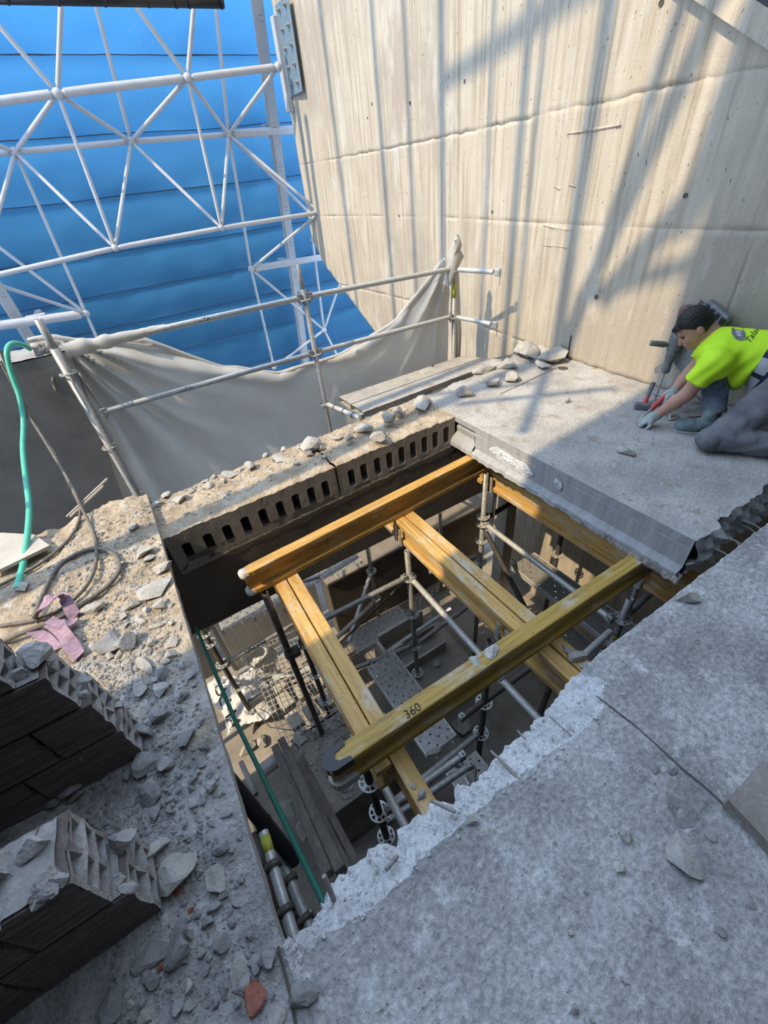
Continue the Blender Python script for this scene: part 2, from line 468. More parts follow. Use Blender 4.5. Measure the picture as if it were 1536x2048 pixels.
# ------------------------------------------------------------------ setting: floors
def jag(x, s, o=4): return nz(x, 3.7, 1.1, s, o)
_in = [(570, 1890), (605, 1888), (650, 1868), (690, 1848), (745, 1812), (800, 1765), (880, 1688), (960, 1615), (1010, 1572), (1080, 1522), (1150, 1472), (1205, 1418), (1212, 1345)]
_out = [(566, 1880), (590, 1880), (625, 1855), (645, 1810), (658, 1765), (700, 1730), (735, 1715), (728, 1700), (762, 1688), (795, 1690), (792, 1660), (812, 1640), (845, 1625), (862, 1600), (905, 1604), (912, 1572), (950, 1562), (985, 1528), (1005, 1510), (1018, 1486), (1036, 1464), (1060, 1462), (1066, 1440), (1098, 1412), (1122, 1388), (1140, 1360), (1180, 1332)]
ip = sorted([(az(u, v).x, az(u, v).y) for u, v in _in]); op = sorted([(az(u, v, -.10).x, az(u, v, -.10).y) for u, v in _out])
XJ = -1.00
def y_in(x):
    if x > XJ: return -2.042 + 0.004 * jag(x, 6)
    return float(np.interp(x, [p[0] for p in ip], [p[1] for p in ip])) + 0.012 * jag(x, 14)
def y_out(x):
    if x > XJ: return -2.040 + 0.004 * jag(x, 6)
    return max(y_in(x) + .006, float(np.interp(x, [p[0] for p in op], [p[1] for p in op]))) + 0.012 * jag(x + 3, 30) + .035 * (abs(jag(x * 1.0 + 9, 5, 1)) - .25)
XL = -2.335
def floor_front():
    xs = np.concatenate([np.arange(XL, -0.9, 0.012), np.arange(-0.9, 2.3, 0.03)])
    rows = []
    ts = np.concatenate([np.linspace(0, .5, 14), np.linspace(.53, 1, 40)])
    for t in ts:
        rows.append([(x, lerp(-4.0, y_in(x), t), 0.004 * nz(x, lerp(-4.0, y_in(x), t), 0, 9, 4) + 0.0022 * nz(x, t * 2, 4, 55, 2)) for x in xs])
    mb = MB().rows(rows, True)
    o = struct(mb.build('floor_front', m_floor), 'grey rough concrete floor slab with a chipped white edge over the opening')
    rows = [[(x, y_in(x), 0.004 * nz(x, y_in(x), 0, 9, 4) + 0.0022 * nz(x, 2, 4, 55, 2)) for x in xs]]
    for k in range(1, 8):
        t = k / 7
        rows.append([(x + .006 * nz(x, t, 9, 40), lerp(y_in(x), y_out(x), t ** .9) + .008 * nz(x, t, 2, 45), (-.10 * t ** 1.15 + .014 * nz(x, t * .3, 5, 38, 4) - .004) if x <= XJ else -.012 * t) for x in xs])
    rows.append([(x, y_out(x) - (.015 + .02 * abs(nz(x, 1, 1, 20)) if x <= XJ else 0), -.17 + (.02 * nz(x, 8, 1, 25) if x <= XJ else 0)) for x in xs])
    rows.append([(x, y_out(x) - (.05 if x <= XJ else 0), -.27) for x in xs])
    rows.append([(x, -4.0, -.27) for x in xs])
    e = MB().rows(rows, False).build('broken_edge', m_chip, o, 'bright chalky freshly broken slab edge')
    side = MB()
    side.box((XL - .001, -4.0, -.27), (XL + .03, -2.13, -.003))
    side.build('slab_side', m_cut, o)
    return o
floor_front_o = floor_front()

def dust_h(x, y):
    h = .016 * nz(x, y, 0, 3.0, 3) + .012 * nz(x, y, 3, 11, 4) + .007 * nz(x, y, 6, 34, 3)
    h += .05 * max(0, 1 - ((x + 2.52) ** 2 + (y - .46) ** 2) / .12) * (1 + .4 * nz(x, y, 2, 12))        # soil heap at the pier foot
    h += .06 * max(0, min(1, (-2.62 - x) / .25)) * max(0, 1 - abs(y + 1.15) / .35)
    return h
XW = -3.42
def floor_left():
    # top of the left bay: dusty, littered
    xs = np.concatenate([np.arange(XW, -3.1, .06), np.arange(-3.1, XL - .005, .016), [XL]])
    def rows_for(y0, y1, st):
        return [[(x, y, dust_h(x, y) * (1 if x < XL - .03 else .55)) for x in xs] for y in np.append(np.arange(y0, y1, st), y1)]
    rows = rows_for(-4.0, -2.5, .08)[:-1] + rows_for(-2.5, .50, .018)
    mb = MB().rows(rows, True)
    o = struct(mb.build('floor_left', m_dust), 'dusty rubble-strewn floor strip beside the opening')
    mb = MB()
    mb.rows([[(XL, y, dust_h(XL, y) * .55) for y in np.arange(-4, .5, .03)], [(XL + .004 * nz(y, 1, 1, 8), y, -.055) for y in np.arange(-4, .5, .03)], [(XL - .02, y, -.07) for y in np.arange(-4, .5, .03)], [(XL - .25, y, -.10) for y in np.arange(-4, .5, .03)], [(XW, y, -.12) for y in np.arange(-4, .5, .03)], [(XW, y, 0) for y in np.arange(-4, .5, .03)]], False)
    mb.rows([[(x, .5, dust_h(x, .5)) for x in xs], [(x, .5, -.12) for x in xs]], False)
    mb.build('sawn_edge', m_cut, o, 'straight sawn slab edge along the opening')
    return o
floor_left_o = floor_left()

mb_ = MB().box((-5.6, -4.0, -.16), (XW - .002, -.15, -.04))
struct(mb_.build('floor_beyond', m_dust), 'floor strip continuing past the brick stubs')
def top_core(x, y):
    return .022 * x * (1 if x > XL else 1) + .012 * nz(x, y, 0, 4, 3) + .010 * nz(x, y, 3, 14, 4) + .006 * nz(x, y, 6, 40, 3)
slots = [(-2.233, 1), (-2.094, 1), (-1.963, 1), (-1.833, 1), (-1.705, 1), (-1.575, 1), (-1.453, 1), (-1.331, 1), (-1.215, 1), (-.994, 2), (-.886, 2), (-.763, 2), (-.652, 2), (-.537, 2), (-.426, 2), (-.313, 2), (-.204, 2), (-.091, 2)]
def core_bottom(x): return -.262 + .041 * x
def floor_core():
    root = thing('floor_hollow_core', 'hollow-core floor strip with a row of rounded slots facing the opening', None, (-1.15, .25, -.28), kind='structure')
    for pan, (x0, x1) in ((1, (XL, -1.118)), (2, (-1.104, 0.0))):
        xs = np.append(np.arange(x0, x1, .016), x1)
        mb = MB()
        ys = np.append(np.arange(0.0, .5, .016), .5)
        def edge_y(x, y):
            if y == 0.0: return .006 * max(0, nz(x, 0, 2, 18))
            if y == .5: return .5 + .03 * nz(x, 5, 2, 6) + .012 * nz(x, 5, 1, 30)
            return y
        mb.rows([[(x, edge_y(x, y), top_core(x, y) if y > 0 else top_core(x, 0) - .004) for x in xs] for y in ys], True)
        mb.rows([[(x, edge_y(x, .5), top_core(x, .5)) for x in xs], [(x, .49, -.1) for x in xs], [(x, .49, core_bottom(x)) for x in xs], [(x, 0, core_bottom(x)) for x in xs]], False)
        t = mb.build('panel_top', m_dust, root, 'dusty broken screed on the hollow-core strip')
        # face with slots
        f = MB()
        sl = [s for s, p in slots if p == pan]
        bounds = [x0] + [(sl[i] + sl[i + 1]) / 2 for i in range(len(sl) - 1)] + [x1]
        for i, s in enumerate(sl):
            b0, b1 = bounds[i], bounds[i + 1]
            zc = -.142 + .036 * s
            n = 24
            loop = []
            hw, hh = .029, .078
            for k in range(n):
                a = 2 * math.pi * k / n
                cx, sy = math.cos(a), math.sin(a)
                px = hw * max(-1, min(1, cx * 1.25)); pz = (hh - hw) * (1 if sy > .25 else -1 if sy < -.25 else sy / .25) + hw * sy
                if s in (-1.833, -1.575, -1.453, -1.331): px += .004 * nz(k, s, 1, 3); pz += .010 * nz(k, s, 4, 3) if sy < 0 else 0
                loop.append((s + px, zc + pz))
            outer = []
            for k in range(n):
                a = 2 * math.pi * k / n
                cx, sy = math.cos(a), math.sin(a)
                q = 1 / max(abs(cx), abs(sy))
                ux, uz = cx * q, sy * q
                X = s + (ux * (b1 - s) if ux > 0 else ux * (s - b0))
                zt = top_core(X, 0) - .004; zb = core_bottom(X)
                Z = zc + (uz * (zt - zc) if uz > 0 else uz * (zc - zb))
                outer.append((X, Z))
            ring = [[(X, .002 * nz(X, Z, 1, 20), Z) for X, Z in outer], [(X, 0, Z) for X, Z in loop], [(X, .02, lerp(Z, zc, .03)) for X, Z in loop], [(X, .44, Z) for X, Z in loop]]
            f.rows(ring, False, True)
            f.add([(X, .44, Z) for X, Z in loop], [tuple(range(n))])
        f.build('slotted_face', m_core, root, 'brown-grey slotted end face of the hollow-core panel')
    j = MB()
    j.rows([[(-1.125 + .012 * nz(z, 2, 1, 40), -.001, z) for z in np.arange(-.30, -.03, .012)], [(-1.111, .02, z) for z in np.arange(-.30, -.03, .012)], [(-1.097 + .012 * nz(z, 5, 1, 40), -.001, z) for z in np.arange(-.30, -.03, .012)]], False)
    j.build('panel_joint', m_dark, root, 'dark crumbling joint between the two panels')
    # crust of mortar along the bearing
    c = MB()
    c.rows([[(x, -.004 - .010 * abs(nz(x, k, 1, 25)) * math.sin(math.pi * k / 4), core_bottom(x) + .012 - .03 * k / 4 + .006 * nz(x, k, 7, 22)) for x in np.arange(XL, -.02, .014)] for k in range(5)], True)
    c.build('mortar_line', m_core, root)
    return root
floor_core_o = floor_core()

# beam carrying the hollow-core strip
bm_ = MB()
bm_.rows([[(x, .0 + .004 * nz(x, z, 0, 4), z) for x in np.arange(XL - .4, 1.6, .05)] for z in np.linspace(-.93, -.255, 14)], True)
bm_.rows([[(x, .45, -.93) for x in (XL - .4, 1.58)], [(x, 0, -.93) for x in (XL - .4, 1.58)]], False)
bm_.rows([[(x, .45, -.30) for x in (XL - .4, 1.58)], [(x, .45, -.93) for x in (XL - .4, 1.58)]], False)
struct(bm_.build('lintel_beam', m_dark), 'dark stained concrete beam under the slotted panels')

def floor_right():
    root = thing('floor_right', 'pale concrete floor slab under the kneeling worker, sawn along the opening', None, (.8, -.7, -.27), kind='structure')
    xs = np.concatenate([[0.0], np.arange(.012, .3, .016), np.arange(.3, 1.95, .03)])
    def yend(x): return -1.915 - .02 * jag(x, 5) + .035 * jag(x + 7, 12) + .03 * x
    ts = np.linspace(0, 1, 96)
    def yfar(x): return float(np.interp(x, [0, .725, 1.51, 1.8], [.47, .52, .64, .68])) + .02 * nz(x, 2, 2, 7)
    def zt(x, y): return .0045 * nz(x, y, 0, 8, 4) + .002 * nz(x, y, 4, 50, 2) + .03 * max(0, (y - .25) / .3) * (x > .3) * (.5 + nz(x, y, 4, 6))
    mb = MB().rows([[(x, lerp(yend(x), yfar(x), t), zt(x, lerp(yend(x), yfar(x), t)) if x > 0 else -.002) for x in xs] for t in ts], True)
    mb.build('slab_top', m_slabtop, root)
    # sawn side face with bearing lip
    ys = np.append(np.arange(-1.90, -.255, .02), -.25)
    prof = [(0, -.002), (.0, -.055), (.003, -.06), (0, -.065), (0, -.19), (-.012, -.200), (-.046, -.212), (-.05, -.245), (-.02, -.262), (.3, -.268), (1.75, -.268)]
    s = MB().rows([[(px + (.0035 * nz(y, pz, 0, 18) if px <= 0 else 0) - (.02 * max(0, nz(y, 9, 0, 6)) if -.05 <= px < -.01 else 0), y, pz + (.012 * nz(y, 3, 1, 16) if pz < -.2 and px < .1 else 0)) for y in ys] for px, pz in prof], False)
    prof2 = [(0, -.002), (0, -.045), (.030, -.052), (.034, -.088), (.020, -.096), (.024, -.142), (-.004, -.165), (-.028, -.182), (-.046, -.212), (-.05, -.245), (-.02, -.262)]
    yk = lambda y, k: y - .012 * math.sin(k * 1.1) if y < -.24 else y
    s.rows([[(px + .002 * nz(y, pz, 0, 18), yk(y, k), pz) for y in np.linspace(-.25, 0, 14)] for k, (px, pz) in enumerate(prof2)], False)
    cap = [(0, yk(-.25, k), pz) for k, (px, pz) in enumerate(prof2[:7])]
    s.rows([cap, [(px, yk(-.25, k), pz) for k, (px, pz) in enumerate(prof2[:7])]], False)
    s.build('sawn_face', m_cut, root, 'smooth sawn grey slab face with a thin scored line')
    # recess at the far end and spalled patch
    for (y0, y1, z0, z1, d, name) in ((-.86, -.42, -.185, -.075, .022, 'spalled_patch'), (-1.10, -1.03, -.14, -.07, .012, 'spalled_patch')):
        N, K = 40, 12
        rows = []
        for k in range(K + 1):
            r = []
            for i in range(N + 1):
                y = lerp(y0, y1, i / N); q = k / K
                e = min(i, N - i) / N * 2; w = 0.15 + .85 * min(1, e * 3.2)
                zc = (z0 + z1) / 2 + .02 * (i / N - .5)
                z = zc + (z1 - z0) * (q - .5) * w + .006 * nz(y, q, 3, 30)
                g = min(q, 1 - q) * 2
                bump_ = .020 * nz(y, z, 8, 45, 3) * g if name != 'key_recess' else .010 * math.sin(q * 12)
                r.append((-.004 - abs(bump_) * 1.0 - .003 * g, y, z))
            rows.append(r)
        MB().rows(rows, False).build(name, m_chip if name == 'spalled_patch' else m_cut, root, 'rough spalled patch on the sawn face' if name == 'spalled_patch' else None)
    # broken end
    e = MB()
    rr = []
    xx = np.arange(0, 1.9, .016)
    for k in range(9):
        t = k / 8
        rr.append([(x, yend(x) + .05 * nz(x, t, 3, 9, 4) * (t > 0) - .03 * math.sin(math.pi * t), -.268 * t + (.02 * nz(x, t, 1, 14) if 0 < t < 1 else 0)) for x in xx])
    e.rows(rr, False).build('broken_end', m_stone_d, root, 'ragged broken slab end with bent bars')
    # hanging mortar crust under the lip
    c = MB()
    yy = np.arange(-1.92, -.95, .014)
    c.rows([[(-.05 + .045 * k / 4 - .022 * abs(nz(y, k, 1, 18)) - .03 * max(0, (-1.25 - y)) * math.sin(math.pi * k / 4), y, -.225 - .055 * math.sin(math.pi * k / 4) * min(1, (y + 1.0) / -.25) + .014 * nz(y, k, 5, 30, 3)) for y in yy] for k in range(5)], False)
    c.build('mortar_crust', m_stone, root, 'lumpy mortar hanging under the slab lip')
    # bent bars out of the broken end
    for (x, dx, L, h) in ((.12, .02, .16, -.10), (.17, .05, .13, -.05), (.30, -.03, .15, -.12), (.42, .03, .18, -.08), (.45, -.02, .16, -.12)):
        y = yend(x)
        MB().path([(x, y + .08, h), (x + dx * .4, y - L * .5, h + .015), (x + dx, y - L, h - .01)], .004, 6).build('rebar', m_wire, root, 'thin bent reinforcing bar')
    return root
floor_right_o = floor_right()

# cut line scored in the front slab and hole in the slab by the wall
def scored(name, pts, w, parent):
    mb = MB()
    a = [Vector(p) for p in pts]
    rows = []
    for i, p in enumerate(a):
        t = (a[min(i + 1, len(a) - 1)] - a[max(i - 1, 0)]).normalized(); n = Vector((-t.y, t.x, 0))
        rows.append([p + n * w + Vector((0, 0, .0012)), p + Vector((0, 0, .0035)), p - n * w + Vector((0, 0, .0012))])
    mb.rows(rows, False)
    return mb.build(name, m_steel_d, parent)
crk = [az(u, v, .003) for u, v in ((1192, 1392), (1230, 1420), (1268, 1450), (1300, 1478), (1330, 1505), (1365, 1538), (1405, 1570), (1440, 1602), (1480, 1640), (1536, 1690))]
crk = [p + Vector((.004 * nz(i, 1, 1, 3), .004 * nz(i, 4, 1, 3), 0)) for i, p in enumerate(crk)]
scored('scored_line', crk, .0025, floor_front_o)
scored('scored_line', [az(u, v, .003) for u, v in ((556, 1893), (566, 1930), (578, 1975), (592, 2048))], .004, floor_front_o)
scored('scored_line', [az(u, v, .004) for u, v in ((1000, 788), (1040, 770), (1085, 748), (1119, 733))], .003, floor_right_o)
hp = az(1126, 737, 0)
MB().hollow(hp + Vector((0, 0, -.02)), hp + Vector((0, 0, .004)), .045, .036, 18).tube(hp + Vector((0, 0, -.02)), hp + Vector((0, 0, .0032)), .036, 18).build('core_hole', m_steel_d, floor_right_o, 'round dark core hole by the wall')
sl_ = MB(); p0 = Vector((wall_x(.22) - .004, .22, 0.0)); sl_.box((p0.x - .002, p0.y - .006, 0.0), (p0.x + .03, p0.y + .006, .22)); sl_.build('saw_slit', m_steel_d, wall_right, 'narrow vertical saw slit at the foot of the wall')

# lower storey
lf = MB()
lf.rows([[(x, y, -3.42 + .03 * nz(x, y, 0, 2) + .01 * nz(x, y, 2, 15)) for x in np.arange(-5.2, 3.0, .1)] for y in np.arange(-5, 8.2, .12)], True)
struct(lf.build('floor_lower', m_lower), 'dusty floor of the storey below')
# building mass behind and beside the viewer
bw = MB(); bw.box((-5.2, -4.4, -3.5), (3.2, -4.0, 11.5)); struct(bw.build('wall_back', m_block), 'rough building wall behind the viewer')
bl = MB(); bl.box((-4.9, -4.0, -3.5), (-4.55, -1.19, 12.5)); struct(bl.build('wall_left', m_block), 'rough building wall beside the brick stubs')
cl = MB(); cl.box((-4.55, -4.0, 2.3), (-2.38, -1.25, 2.5)); struct(cl.build('shade_ceiling', m_block), 'unseen added ceiling slab over the brick stubs')  # slab added out of view to keep sky light off the stubs
wl = MB(); wl.box((-6.3, -4.0, -3.5), (-6.0, 9.0, -.3)); struct(wl.build('wall_lower', m_block), 'rough wall closing the storey below')
ramp_o = build_ramp()

# ------------------------------------------------------------------ timber girders
H20 = dict(fw=.04, fh=.04, h=.20, ww=.014)
def girder(label, a, b, ztop, mat, cap=None, worn_end=False, group='formwork girders in the opening', holes=True):
    """I-section girder from a to b (xy), top of the upper flange at ztop"""
    a = Vector((a[0], a[1], 0)); b = Vector((b[0], b[1], 0))
    t = (b - a).normalized(); n = Vector((-t.y, t.x, 0)); L = (b - a).length
    mid = (a + b) / 2
    root = thing('timber_girder', label, 'girder', (mid.x, mid.y, ztop - .2), group, 'thing')
    M = lambda p, q, s: a + t * s + n * p + Vector((0, 0, ztop + q))
    def flange(name, q0, q1, s0):
        mb = MB()
        c = .004
        sec = [(-.04 + c, q0), (.04 - c, q0), (.04, q0 + c), (.04, q1 - c), (.04 - c, q1), (-.04 + c, q1), (-.04, q1 - c), (-.04, q0 + c)]
        N = max(4, int(L / .06)); rows = []
        for i in range(N + 1):
            s = lerp(s0, L, i / N)
            rr = 1.0
            if worn_end and i == 0: rr = .8
            rows.append([M(p * rr + .0012 * nz(s, p * 9, q, 6), q + .0015 * nz(s, p, q0 * 5, 9), s) for p, q in sec])
        mb.rows(rows, False, True)
        mb.add(rows[0], [tuple(range(8))]); mb.add(rows[-1], [tuple(reversed(range(8)))])
        return mb.build(name, mat, root)
    s0 = .02 if worn_end else 0
    flange('upper_flange', -.04, 0, s0); flange('lower_flange', -.20, -.16, s0)
    w = MB().prism([(-.0135, -.162), (.0135, -.162), (.0135, -.038), (-.0135, -.038)], s0, L, M)
    wo = w.build('web', mat, root)
    if holes:
        for i in range(int(L / .22)):
            p = M(-.0138, -.085, .17 + i * .22) if n.y > 0 else M(.0138, -.085, .17 + i * .22)
            side = n * (-1 if n.y > 0 else 1)
            MB().tube(p, p + side * .0012, .0055, 8).build('nail_hole', m_steel_d, wo)
    if cap == 'black':
        for q0, q1 in ((-.046, .006), (-.206, -.154)):
            mb = MB()
            out = []; k = 12
            for j in range(k + 1):
                an = math.pi * (-.5 + j / k)
                out.append((-.046 * math.cos(an) * 1.1 + .035, .046 * math.sin(an)))
            pts = out + [(.105, .046), (.10, .026), (.052, .018), (.038, 0), (.052, -.018), (.10, -.026), (.105, -.046)]
            mb.prism([(p, s) for s, p in pts], q0, q1, lambda p, s, q: a + t * s + n * p + Vector((0, 0, ztop + q)))
            mb.build('end_cap', m_black if q1 > 0 else m_plaster, root, 'black plastic end cap' if q1 > 0 else 'end cap crusted with plaster')
    if worn_end:
        for q0, q1 in ((-.045, .003), (-.204, -.156)):
            mb = MB(); rows = []
            for i in range(7):
                s = -.006 + .055 * i / 6
                sc = [.55, .92, 1.08, 1.1, 1.08, 1.05, 1.0][i]
                rows.append([M(.04 * sc * math.cos(k * math.pi / 6) * (1 + .1 * nz(i, k, q0 * 30, 1.2)), (q0 + q1) / 2 + .026 * sc * math.sin(k * math.pi / 6) * (1 + .12 * nz(i, k, 3, 1.7)), s) for k in range(12)])
            mb.rows(rows, True, True); mb.add(rows[0], [tuple(range(12))])
            mb.build('end_crust', m_plaster, root, 'rounded girder end crusted with pale plaster')
    return root
g_far = girder('yellow timber girder with a plaster-crusted end, running past the slotted panels', (-2.015, -.358), (.50, -.205), -.262, m_tx, worn_end=True)
g_near = girder('yellow timber girder with a black end cap and the number 360 on top', (-2.035, -1.668), (.45, -1.695), -.262, m_tworn, cap='black')
gA1 = girder('yellow timber joist stopping under the black-capped girder, beside a dark post', (-1.793, -.16), (-1.824, -1.74), -.464, m_ty)
gA2 = girder('yellow timber joist that reaches on to the white broken edge', (-1.705, -.14), (-1.748, -2.20), -.464, m_ty)
gB1 = girder('joist of the middle pair on the side of the slender brown post', (-.796, -.12), (-.796, -2.25), -.464, m_ty)
gB2 = girder('joist of the middle pair on the side of the kneeling worker', (-.706, -.12), (-.706, -2.25), -.464, m_ty)
gC1 = girder('yellow joist half hidden under the sawn slab edge', (.205, -.12), (.215, -2.35), -.464, m_ty)
gC2 = girder('second joist tucked deepest under the sawn slab', (.292, -.12), (.302, -2.35), -.464, m_ty)

def text_mesh(txt, size):
    cu = bpy.data.curves.new('lettering', 'FONT')
    cu.body = txt; cu.size = size; cu.resolution_u = 3
    o = bpy.data.objects.new('lettering', cu); col.objects.link(o)
    dg = bpy.context.evaluated_depsgraph_get()
    me = bpy.data.meshes.new_from_object(o.evaluated_get(dg))
    bpy.data.objects.remove(o); bpy.data.curves.remove(cu)
    vs = [v.co.copy() for v in me.vertices]; fs = [tuple(p.vertices) for p in me.polygons]
    bpy.data.meshes.remove(me)
    return vs, fs
def letter(txt, size, o, ux, uy, name, parent, mat=None, lift=.0008, fn=None):
    vs, fs = text_mesh(txt, size)
    ux = Vector(ux).normalized(); uy = Vector(uy).normalized(); n = ux.cross(uy)
    w = (min(v.x for v in vs) + max(v.x for v in vs)) / 2
    pts = [fn(v.x - w, v.y) if fn else Vector(o) + ux * (v.x - w) + uy * v.y + n * lift for v in vs]
    return MB().add(pts, fs).build(name, mat or m_ink, parent)
def tube_text(txt, size, c, axis, facing, r, parent):
    axis = Vector(axis).normalized(); f = Vector(facing); f = (f - axis * f.dot(axis)).normalized(); up = f.cross(axis)
    def fn(x, y):
        an = (y - size * .35) / r
        return Vector(c) + axis * x + (f * math.cos(an) + up * math.sin(an)) * (r + .0006)
    letter(txt, size, c, axis, up, 'lettering', parent, fn=fn)
p = az(826, 1424, -.262)
letter('360', .055, p - Vector((0, .012, 0)), (1, -.012, 0), (0.1, 1, 0), 'lettering', g_near, lift=.0022)

# ------------------------------------------------------------------ scaffold pieces
def rosette_mesh():
    mb = MB(); n = 32; t = .0045
    def ring(r0, r1, a0=0, a1=n):
        seg = [2 * math.pi * k / n for k in range(a0, a1 + 1)]
        rows = [[(r * math.cos(a), r * math.sin(a), z) for a in seg] for r, z in ((r0, t), (r1, t), (r1, -t), (r0, -t), (r0, t))]
        mb.rows(rows, False)
    ring(.024, .034); ring(.052, .062)
    for k in range(8):
        a = k * math.pi / 4 + .2; wd = .10 if k % 2 else .22
        mb.rows([[(r * math.cos(a + s * wd * .043 / r), r * math.sin(a + s * wd * .043 / r), z) for s in (-1, 1)] for r, z in ((.033, t), (.053, t), (.053, -t), (.033, -t), (.033, t))], False)
    o = mb.build('rosette', m_galv_l)
    return o
ROS = rosette_mesh()
ros_used = [False]
def rosette(p, parent):
    if not ros_used[0]:
        ros_used[0] = True
        ROS.parent = parent; ROS.location = Vector(p) - origin(parent); return ROS
    return share(ROS, 'rosette', p, parent, (0, 0, rnd.uniform(0, .7)))
R48 = .0242
def post(parent, x, y, z0, z1, zr=(), mat=None, name='post', r=R48, spigot=False, lean=(0, 0)):
    q = lambda z: Vector((x + lean[0] * (z - z0), y + lean[1] * (z - z0), z))
    po = MB().hollow(q(z0), q(z1), r, r * .8).build(name, mat or m_galv, parent)
    if spigot: MB().hollow(q(z1 - .05), q(z1 + .20), r * .8, r * .65).build('spigot', m_galv, po)
    for z in zr: rosette(q(z), parent)
    return po
def ledger(parent, a, b, mat=None, name='ledger', heads=True, r=R48):
    a = Vector(a); b = Vector(b); t = (b - a).normalized()
    o = MB().tube(a + t * .05, b - t * .05, r).build(name, mat or m_galv, parent)
    if heads:
        for p, s in ((a, 1), (b, -1)):
            mb = MB()
            n = t.cross(Vector((0, 0, 1))).normalized()
            Mx = Matrix((( t.x * s, n.x, 0, p.x), (t.y * s, n.y, 0, p.y), (t.z * s, n.z, 1, p.z), (0, 0, 0, 1)))
            mb.bbox((.026, -.022, -.035), (.075, .022, .035), .006, Mx)
            mb.box((.042, -.006, -.06), (.054, .006, .055), Mx)
            mb.build('wedge_head', m_galv, o)
    return o
def fork(parent, x, y, z, along='y', w=.182):
    """U-shaped fork head carrying a pair of girders, standing at z"""
    mb = MB()
    h = .15
    mb.bbox((x - w / 2 - .008, y - .05, z - .008), (x + w / 2 + .008, y + .05, z), .002)
    o = mb.build('fork_plate', m_galv, parent)
    for sx in (-1, 1):
        for sy in (-1, 1):
            q = MB(); X = x + sx * (w / 2 + .004); Y = y + sy * .035
            q.bbox((X - .003, Y - .016, z), (X + .003, Y + .016, z + h), .0015)
            q.bbox((X - (.012 if sx > 0 else -.0), Y - .016 - .0, z + h - .004), (X + (.012 if sx < 0 else .0), Y + .016, z + h), .001) if False else None
            q.build('fork_prong', m_galv, o)
    MB().tube((x, y, z - .01), (x, y, z - (.34 if x > 0 else .22)), .017).build('fork_stem', m_galv, o)
    return o

# guardrail along the slab
guard = thing('guardrail_scaffold', 'steel tube guardrail on three posts with the dust sheet behind it', 'scaffold', (-.5, 1.5, -3.4))
GP = {'l': (-2.5, 1.5), 'm': (-.505, 1.53), 'c': (1.225, 1.52)}
post(guard, *GP['l'], -3.4, .84, (.655, .02, -.5), m_galv, r=.033, spigot=True)
post(guard, *GP['m'], -3.4, .86, (.775, .28, -.235), m_galv, spigot=True)
cpost = post(guard, *GP['c'], -3.4, .80, (.725, .255, -.25), m_galv, spigot=True)
MB().hollow((*GP['c'], .46), (*GP['c'], .62), .0255, .024).build('yellow_band', m_yellow, cpost, 'faded yellow paint band')
up1 = ledger(guard, (-2.47, 1.49, .81), (-.505, 1.53, .795), m_galv_l, 'guard_rail')
up2 = ledger(guard, (-.505, 1.53, .795), (1.225, 1.52, .745), m_galv_l, 'guard_rail')
lo1 = ledger(guard, (-2.46, 1.49, .315), (-.505, 1.53, .295), m_galv_l, 'guard_rail')
lo2 = ledger(guard, (-.505, 1.53, .295), (1.225, 1.52, .27), m_galv_l, 'guard_rail')
for z, e in ((.735, Vector((1.392, 1.04, .72))), (.262, Vector((1.345, .985, .24)))):
    a = Vector((1.225, 1.52, z)); t = (e - a).normalized()
    sr = MB().tube(a + t * .05, e - t * .05, R48).build('guard_rail', m_galv_l, guard, 'short guard rail end pointing at the wall')
    MB().bbox((-.03, -.024, -.034), (.03, .024, .034), .008, Matrix.Translation(e) @ Matrix.Rotation(math.atan2(t.y, t.x), 4, 'Z')).build('wedge_head', m_galv_l, sr)
    MB().box((e.x + .012, e.y - .022, e.z - .12), (e.x + .018, e.y - .016, e.z)).build('wedge', m_galv, sr)
# cross tube that carries the platform
pl1 = Vector((-.505, 1.53, -.235)); pl2 = Vector((-.40, .92, -.225))
pt_ = MB().tube(pl1 + (pl2 - pl1) * .1, pl2, R48).build('platform_tube', m_galv_l, guard)
MB().tube(pl2 + Vector((0, 0, -.05)), pl2 + Vector((0, 0, .05)), .03).build('collar', m_galv, pt_)
for k in (0.3, .55, .8):
    q = pl1.lerp(pl2, k); MB().path([q + Vector((.03 * math.cos(a), .006 * math.sin(a * 2), .03 * math.sin(a))) for a in np.linspace(0, 6.28, 12)], .003, 5).build('tie_wire', m_cord, pt_)
for (txt, rail, u) in (('ULMA', up1, .53), ('ULMA', lo1, .36)):
    z0, z1 = (.81, .795) if rail is up1 else (.315, .295)
    c = Vector((-2.47, 1.49, z0)).lerp(Vector((-.505, 1.53, z1)), u)
    tube_text(txt, .045, c, (1, 0, 0), (0, -1, .45), R48, rail)

# platform deck beside the wall
dk = thing('scaffold_deck', 'dusty steel scaffold deck between the guardrail and the broken floor strip', 'platform', (.4, 1.2, -.25))
deck_pts = [(-.36, 1.47), (-.35, .96), (1.55, 1.02), (1.30, 1.47)]
for k, (s0, s1) in enumerate(((0, .485), (.515, 1))):
    A = [Vector((*p, 0)) for p in deck_pts]
    a0 = A[0].lerp(A[1], s0); a1 = A[0].lerp(A[1], s1); b0 = A[3].lerp(A[2], s0); b1 = A[3].lerp(A[2], s1)
    rows = [[a.lerp(b, t) + Vector((0, 0, -.19 + .004 * nz(t * 4, k + s, 1, 5))) for t in np.linspace(0, 1, 40)] for s, a, b in ((0, a0, b0), (.5, a0.lerp(a1, .5), b0.lerp(b1, .5)), (1, a1, b1))]
    mb = MB().rows(rows, True)
    mb.rows([[p for p in rows[2]], [p - Vector((0, 0, .06)) for p in rows[2]], [p - Vector((0, 0, .06)) for p in rows[0]], [p for p in rows[0]]], False)
    mb.build('deck_panel', m_slabtop, dk)
hat = az(865, 732, -.188)
